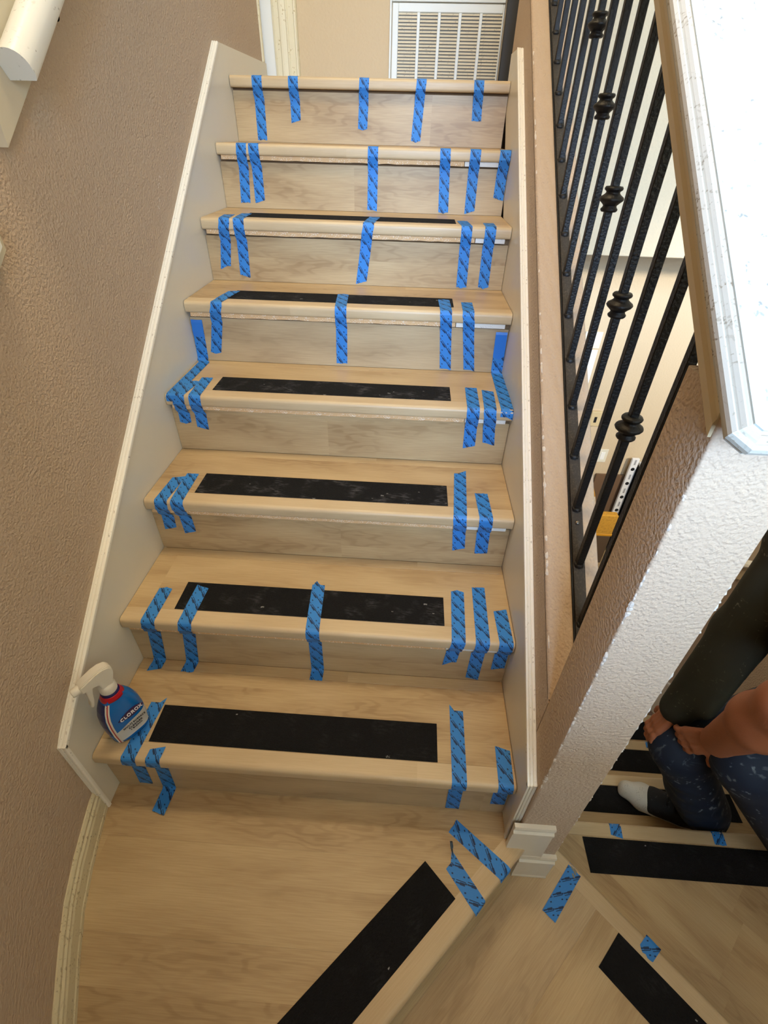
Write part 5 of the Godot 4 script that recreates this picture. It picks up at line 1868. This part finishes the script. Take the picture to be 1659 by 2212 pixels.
	var j := [[hip_a, hip_b, 0.125, 0.125], [(hip_a + hip_b) * 0.5, waist, 0.130, 0.120], [hip_a, knee_a, 0.108, 0.082], [knee_a, ankle_a + Vector3(-0.02, 0.06, 0.0), 0.083, 0.072], [knee_a.lerp(ankle_a, 0.55), ankle_a + Vector3(0.0, 0.035, 0.0), 0.080, 0.078],
		[hip_b, knee_b, 0.108, 0.080], [knee_b, ankle_b + Vector3(0, 0.02, 0), 0.080, 0.074]]
	for q in 5:
		var h := 0.30 + 0.14 * q
		var m := knee_a.lerp(ankle_a, h)
		j.append([m + Vector3(-0.045, 0.012, 0.055), m + Vector3(0.045, -0.012, 0.060), 0.020, 0.018])
		m = hip_b.lerp(knee_b, 0.45 + 0.12 * q)
		j.append([m + Vector3(-0.02, 0.05, 0.05), m + Vector3(0.03, -0.02, 0.078), 0.016, 0.016])
	put("jeans", blend_mesh(j, 0.011, 0.022), denim, t)
	var cloth := nicked(93, Color(0.185, 0.185, 0.140), Color(0.50, 0.48, 0.42), 0.03, 0.85, 0.42)
	cloth.uv1_world_triplanar = false
	var sleeve_end := sh_n.lerp(el_n, 0.62)
	put("shirt", blend_mesh([[waist, chest, 0.150, 0.150], [waist + Vector3(0.03, -0.05, 0), waist, 0.145, 0.150], [chest, neck, 0.110, 0.066], [sh_n, sh_f, 0.078, 0.078], [chest, sh_n, 0.11, 0.078], [chest, sh_f, 0.11, 0.078], [sh_n, sleeve_end, 0.078, 0.076], [sh_f, el_f, 0.072, 0.064], [el_f, wr_f, 0.064, 0.050],
		[el_f + Vector3(0.02, -0.02, 0.03), wr_f + Vector3(0.04, 0.06, 0.03), 0.045, 0.034]], 0.012, 0.03), cloth, t)
	# shoes
	shoe(t, Vector3(1.835, -0.5685, -0.212), Vector3(-0.905, 0, -0.425), 0.30)
	shoe(t, Vector3(1.925, -0.3785, 0.030), Vector3(0.35, 0, -0.94), 0.30)


func shoe(t: Node3D, heel: Vector3, dir: Vector3, long: float) -> void:
	dir = dir.normalized()
	var side := Vector3.UP.cross(dir).normalized()
	var at := func(u: float, h: float, s: float) -> Vector3: return heel + dir * u * long + Vector3.UP * h + side * s
	var white := nicked(94, Color(0.80, 0.79, 0.75), Color(0.45, 0.43, 0.40), 0.06, 0.7, 0.14)
	var black := nicked(95, Color(0.055, 0.055, 0.062), Color(0.55, 0.55, 0.55), -0.02, 0.8, 0.2)
	var o := put("shoe", blend_mesh([[at.call(0.10, 0.013, 0.0), at.call(0.45, 0.013, 0.0), 0.0125, 0.0125], [at.call(0.08, 0.014, -0.016), at.call(0.70, 0.014, -0.034), 0.0135, 0.0135], [at.call(0.08, 0.014, 0.016), at.call(0.70, 0.014, 0.032), 0.0135, 0.0135], [at.call(0.62, 0.014, -0.02), at.call(0.92, 0.014, -0.012), 0.0135, 0.0135], [at.call(0.62, 0.014, 0.02), at.call(0.92, 0.014, 0.012), 0.0135, 0.0135],
		[at.call(0.60, 0.030, 0.0), at.call(0.88, 0.026, 0.0), 0.044, 0.030], [at.call(0.72, 0.026, -0.012), at.call(0.72, 0.026, 0.012), 0.036, 0.036]], 0.006, 0.014), white, t)
	put("upper", blend_mesh([[at.call(0.10, 0.050, 0.0), at.call(0.30, 0.050, 0.0), 0.038, 0.040], [at.call(0.30, 0.045, 0.0), at.call(0.60, 0.032, 0.0), 0.043, 0.047], [at.call(0.13, 0.085, 0.0), at.call(0.26, 0.095, 0.0), 0.036, 0.036], [at.call(0.36, 0.105, 0.0), at.call(0.44, 0.125, 0.0), 0.018, 0.010]], 0.006, 0.016), black, o)
	for k in 4:
		var st := tool()
		var u := 0.42 + 0.065 * k
		var h := 0.094 - 0.011 * k
		add_tube(st, [at.call(u - 0.03, h - 0.028, -0.034), at.call(u, h - 0.002, -0.016), at.call(u + 0.01, h + 0.004, 0.0), at.call(u, h - 0.002, 0.016), at.call(u - 0.03, h - 0.028, 0.034)], [0.003, 0.003, 0.003, 0.003, 0.003], 6)
		put("lace", done(st), M.iron if k < 3 else white, o)
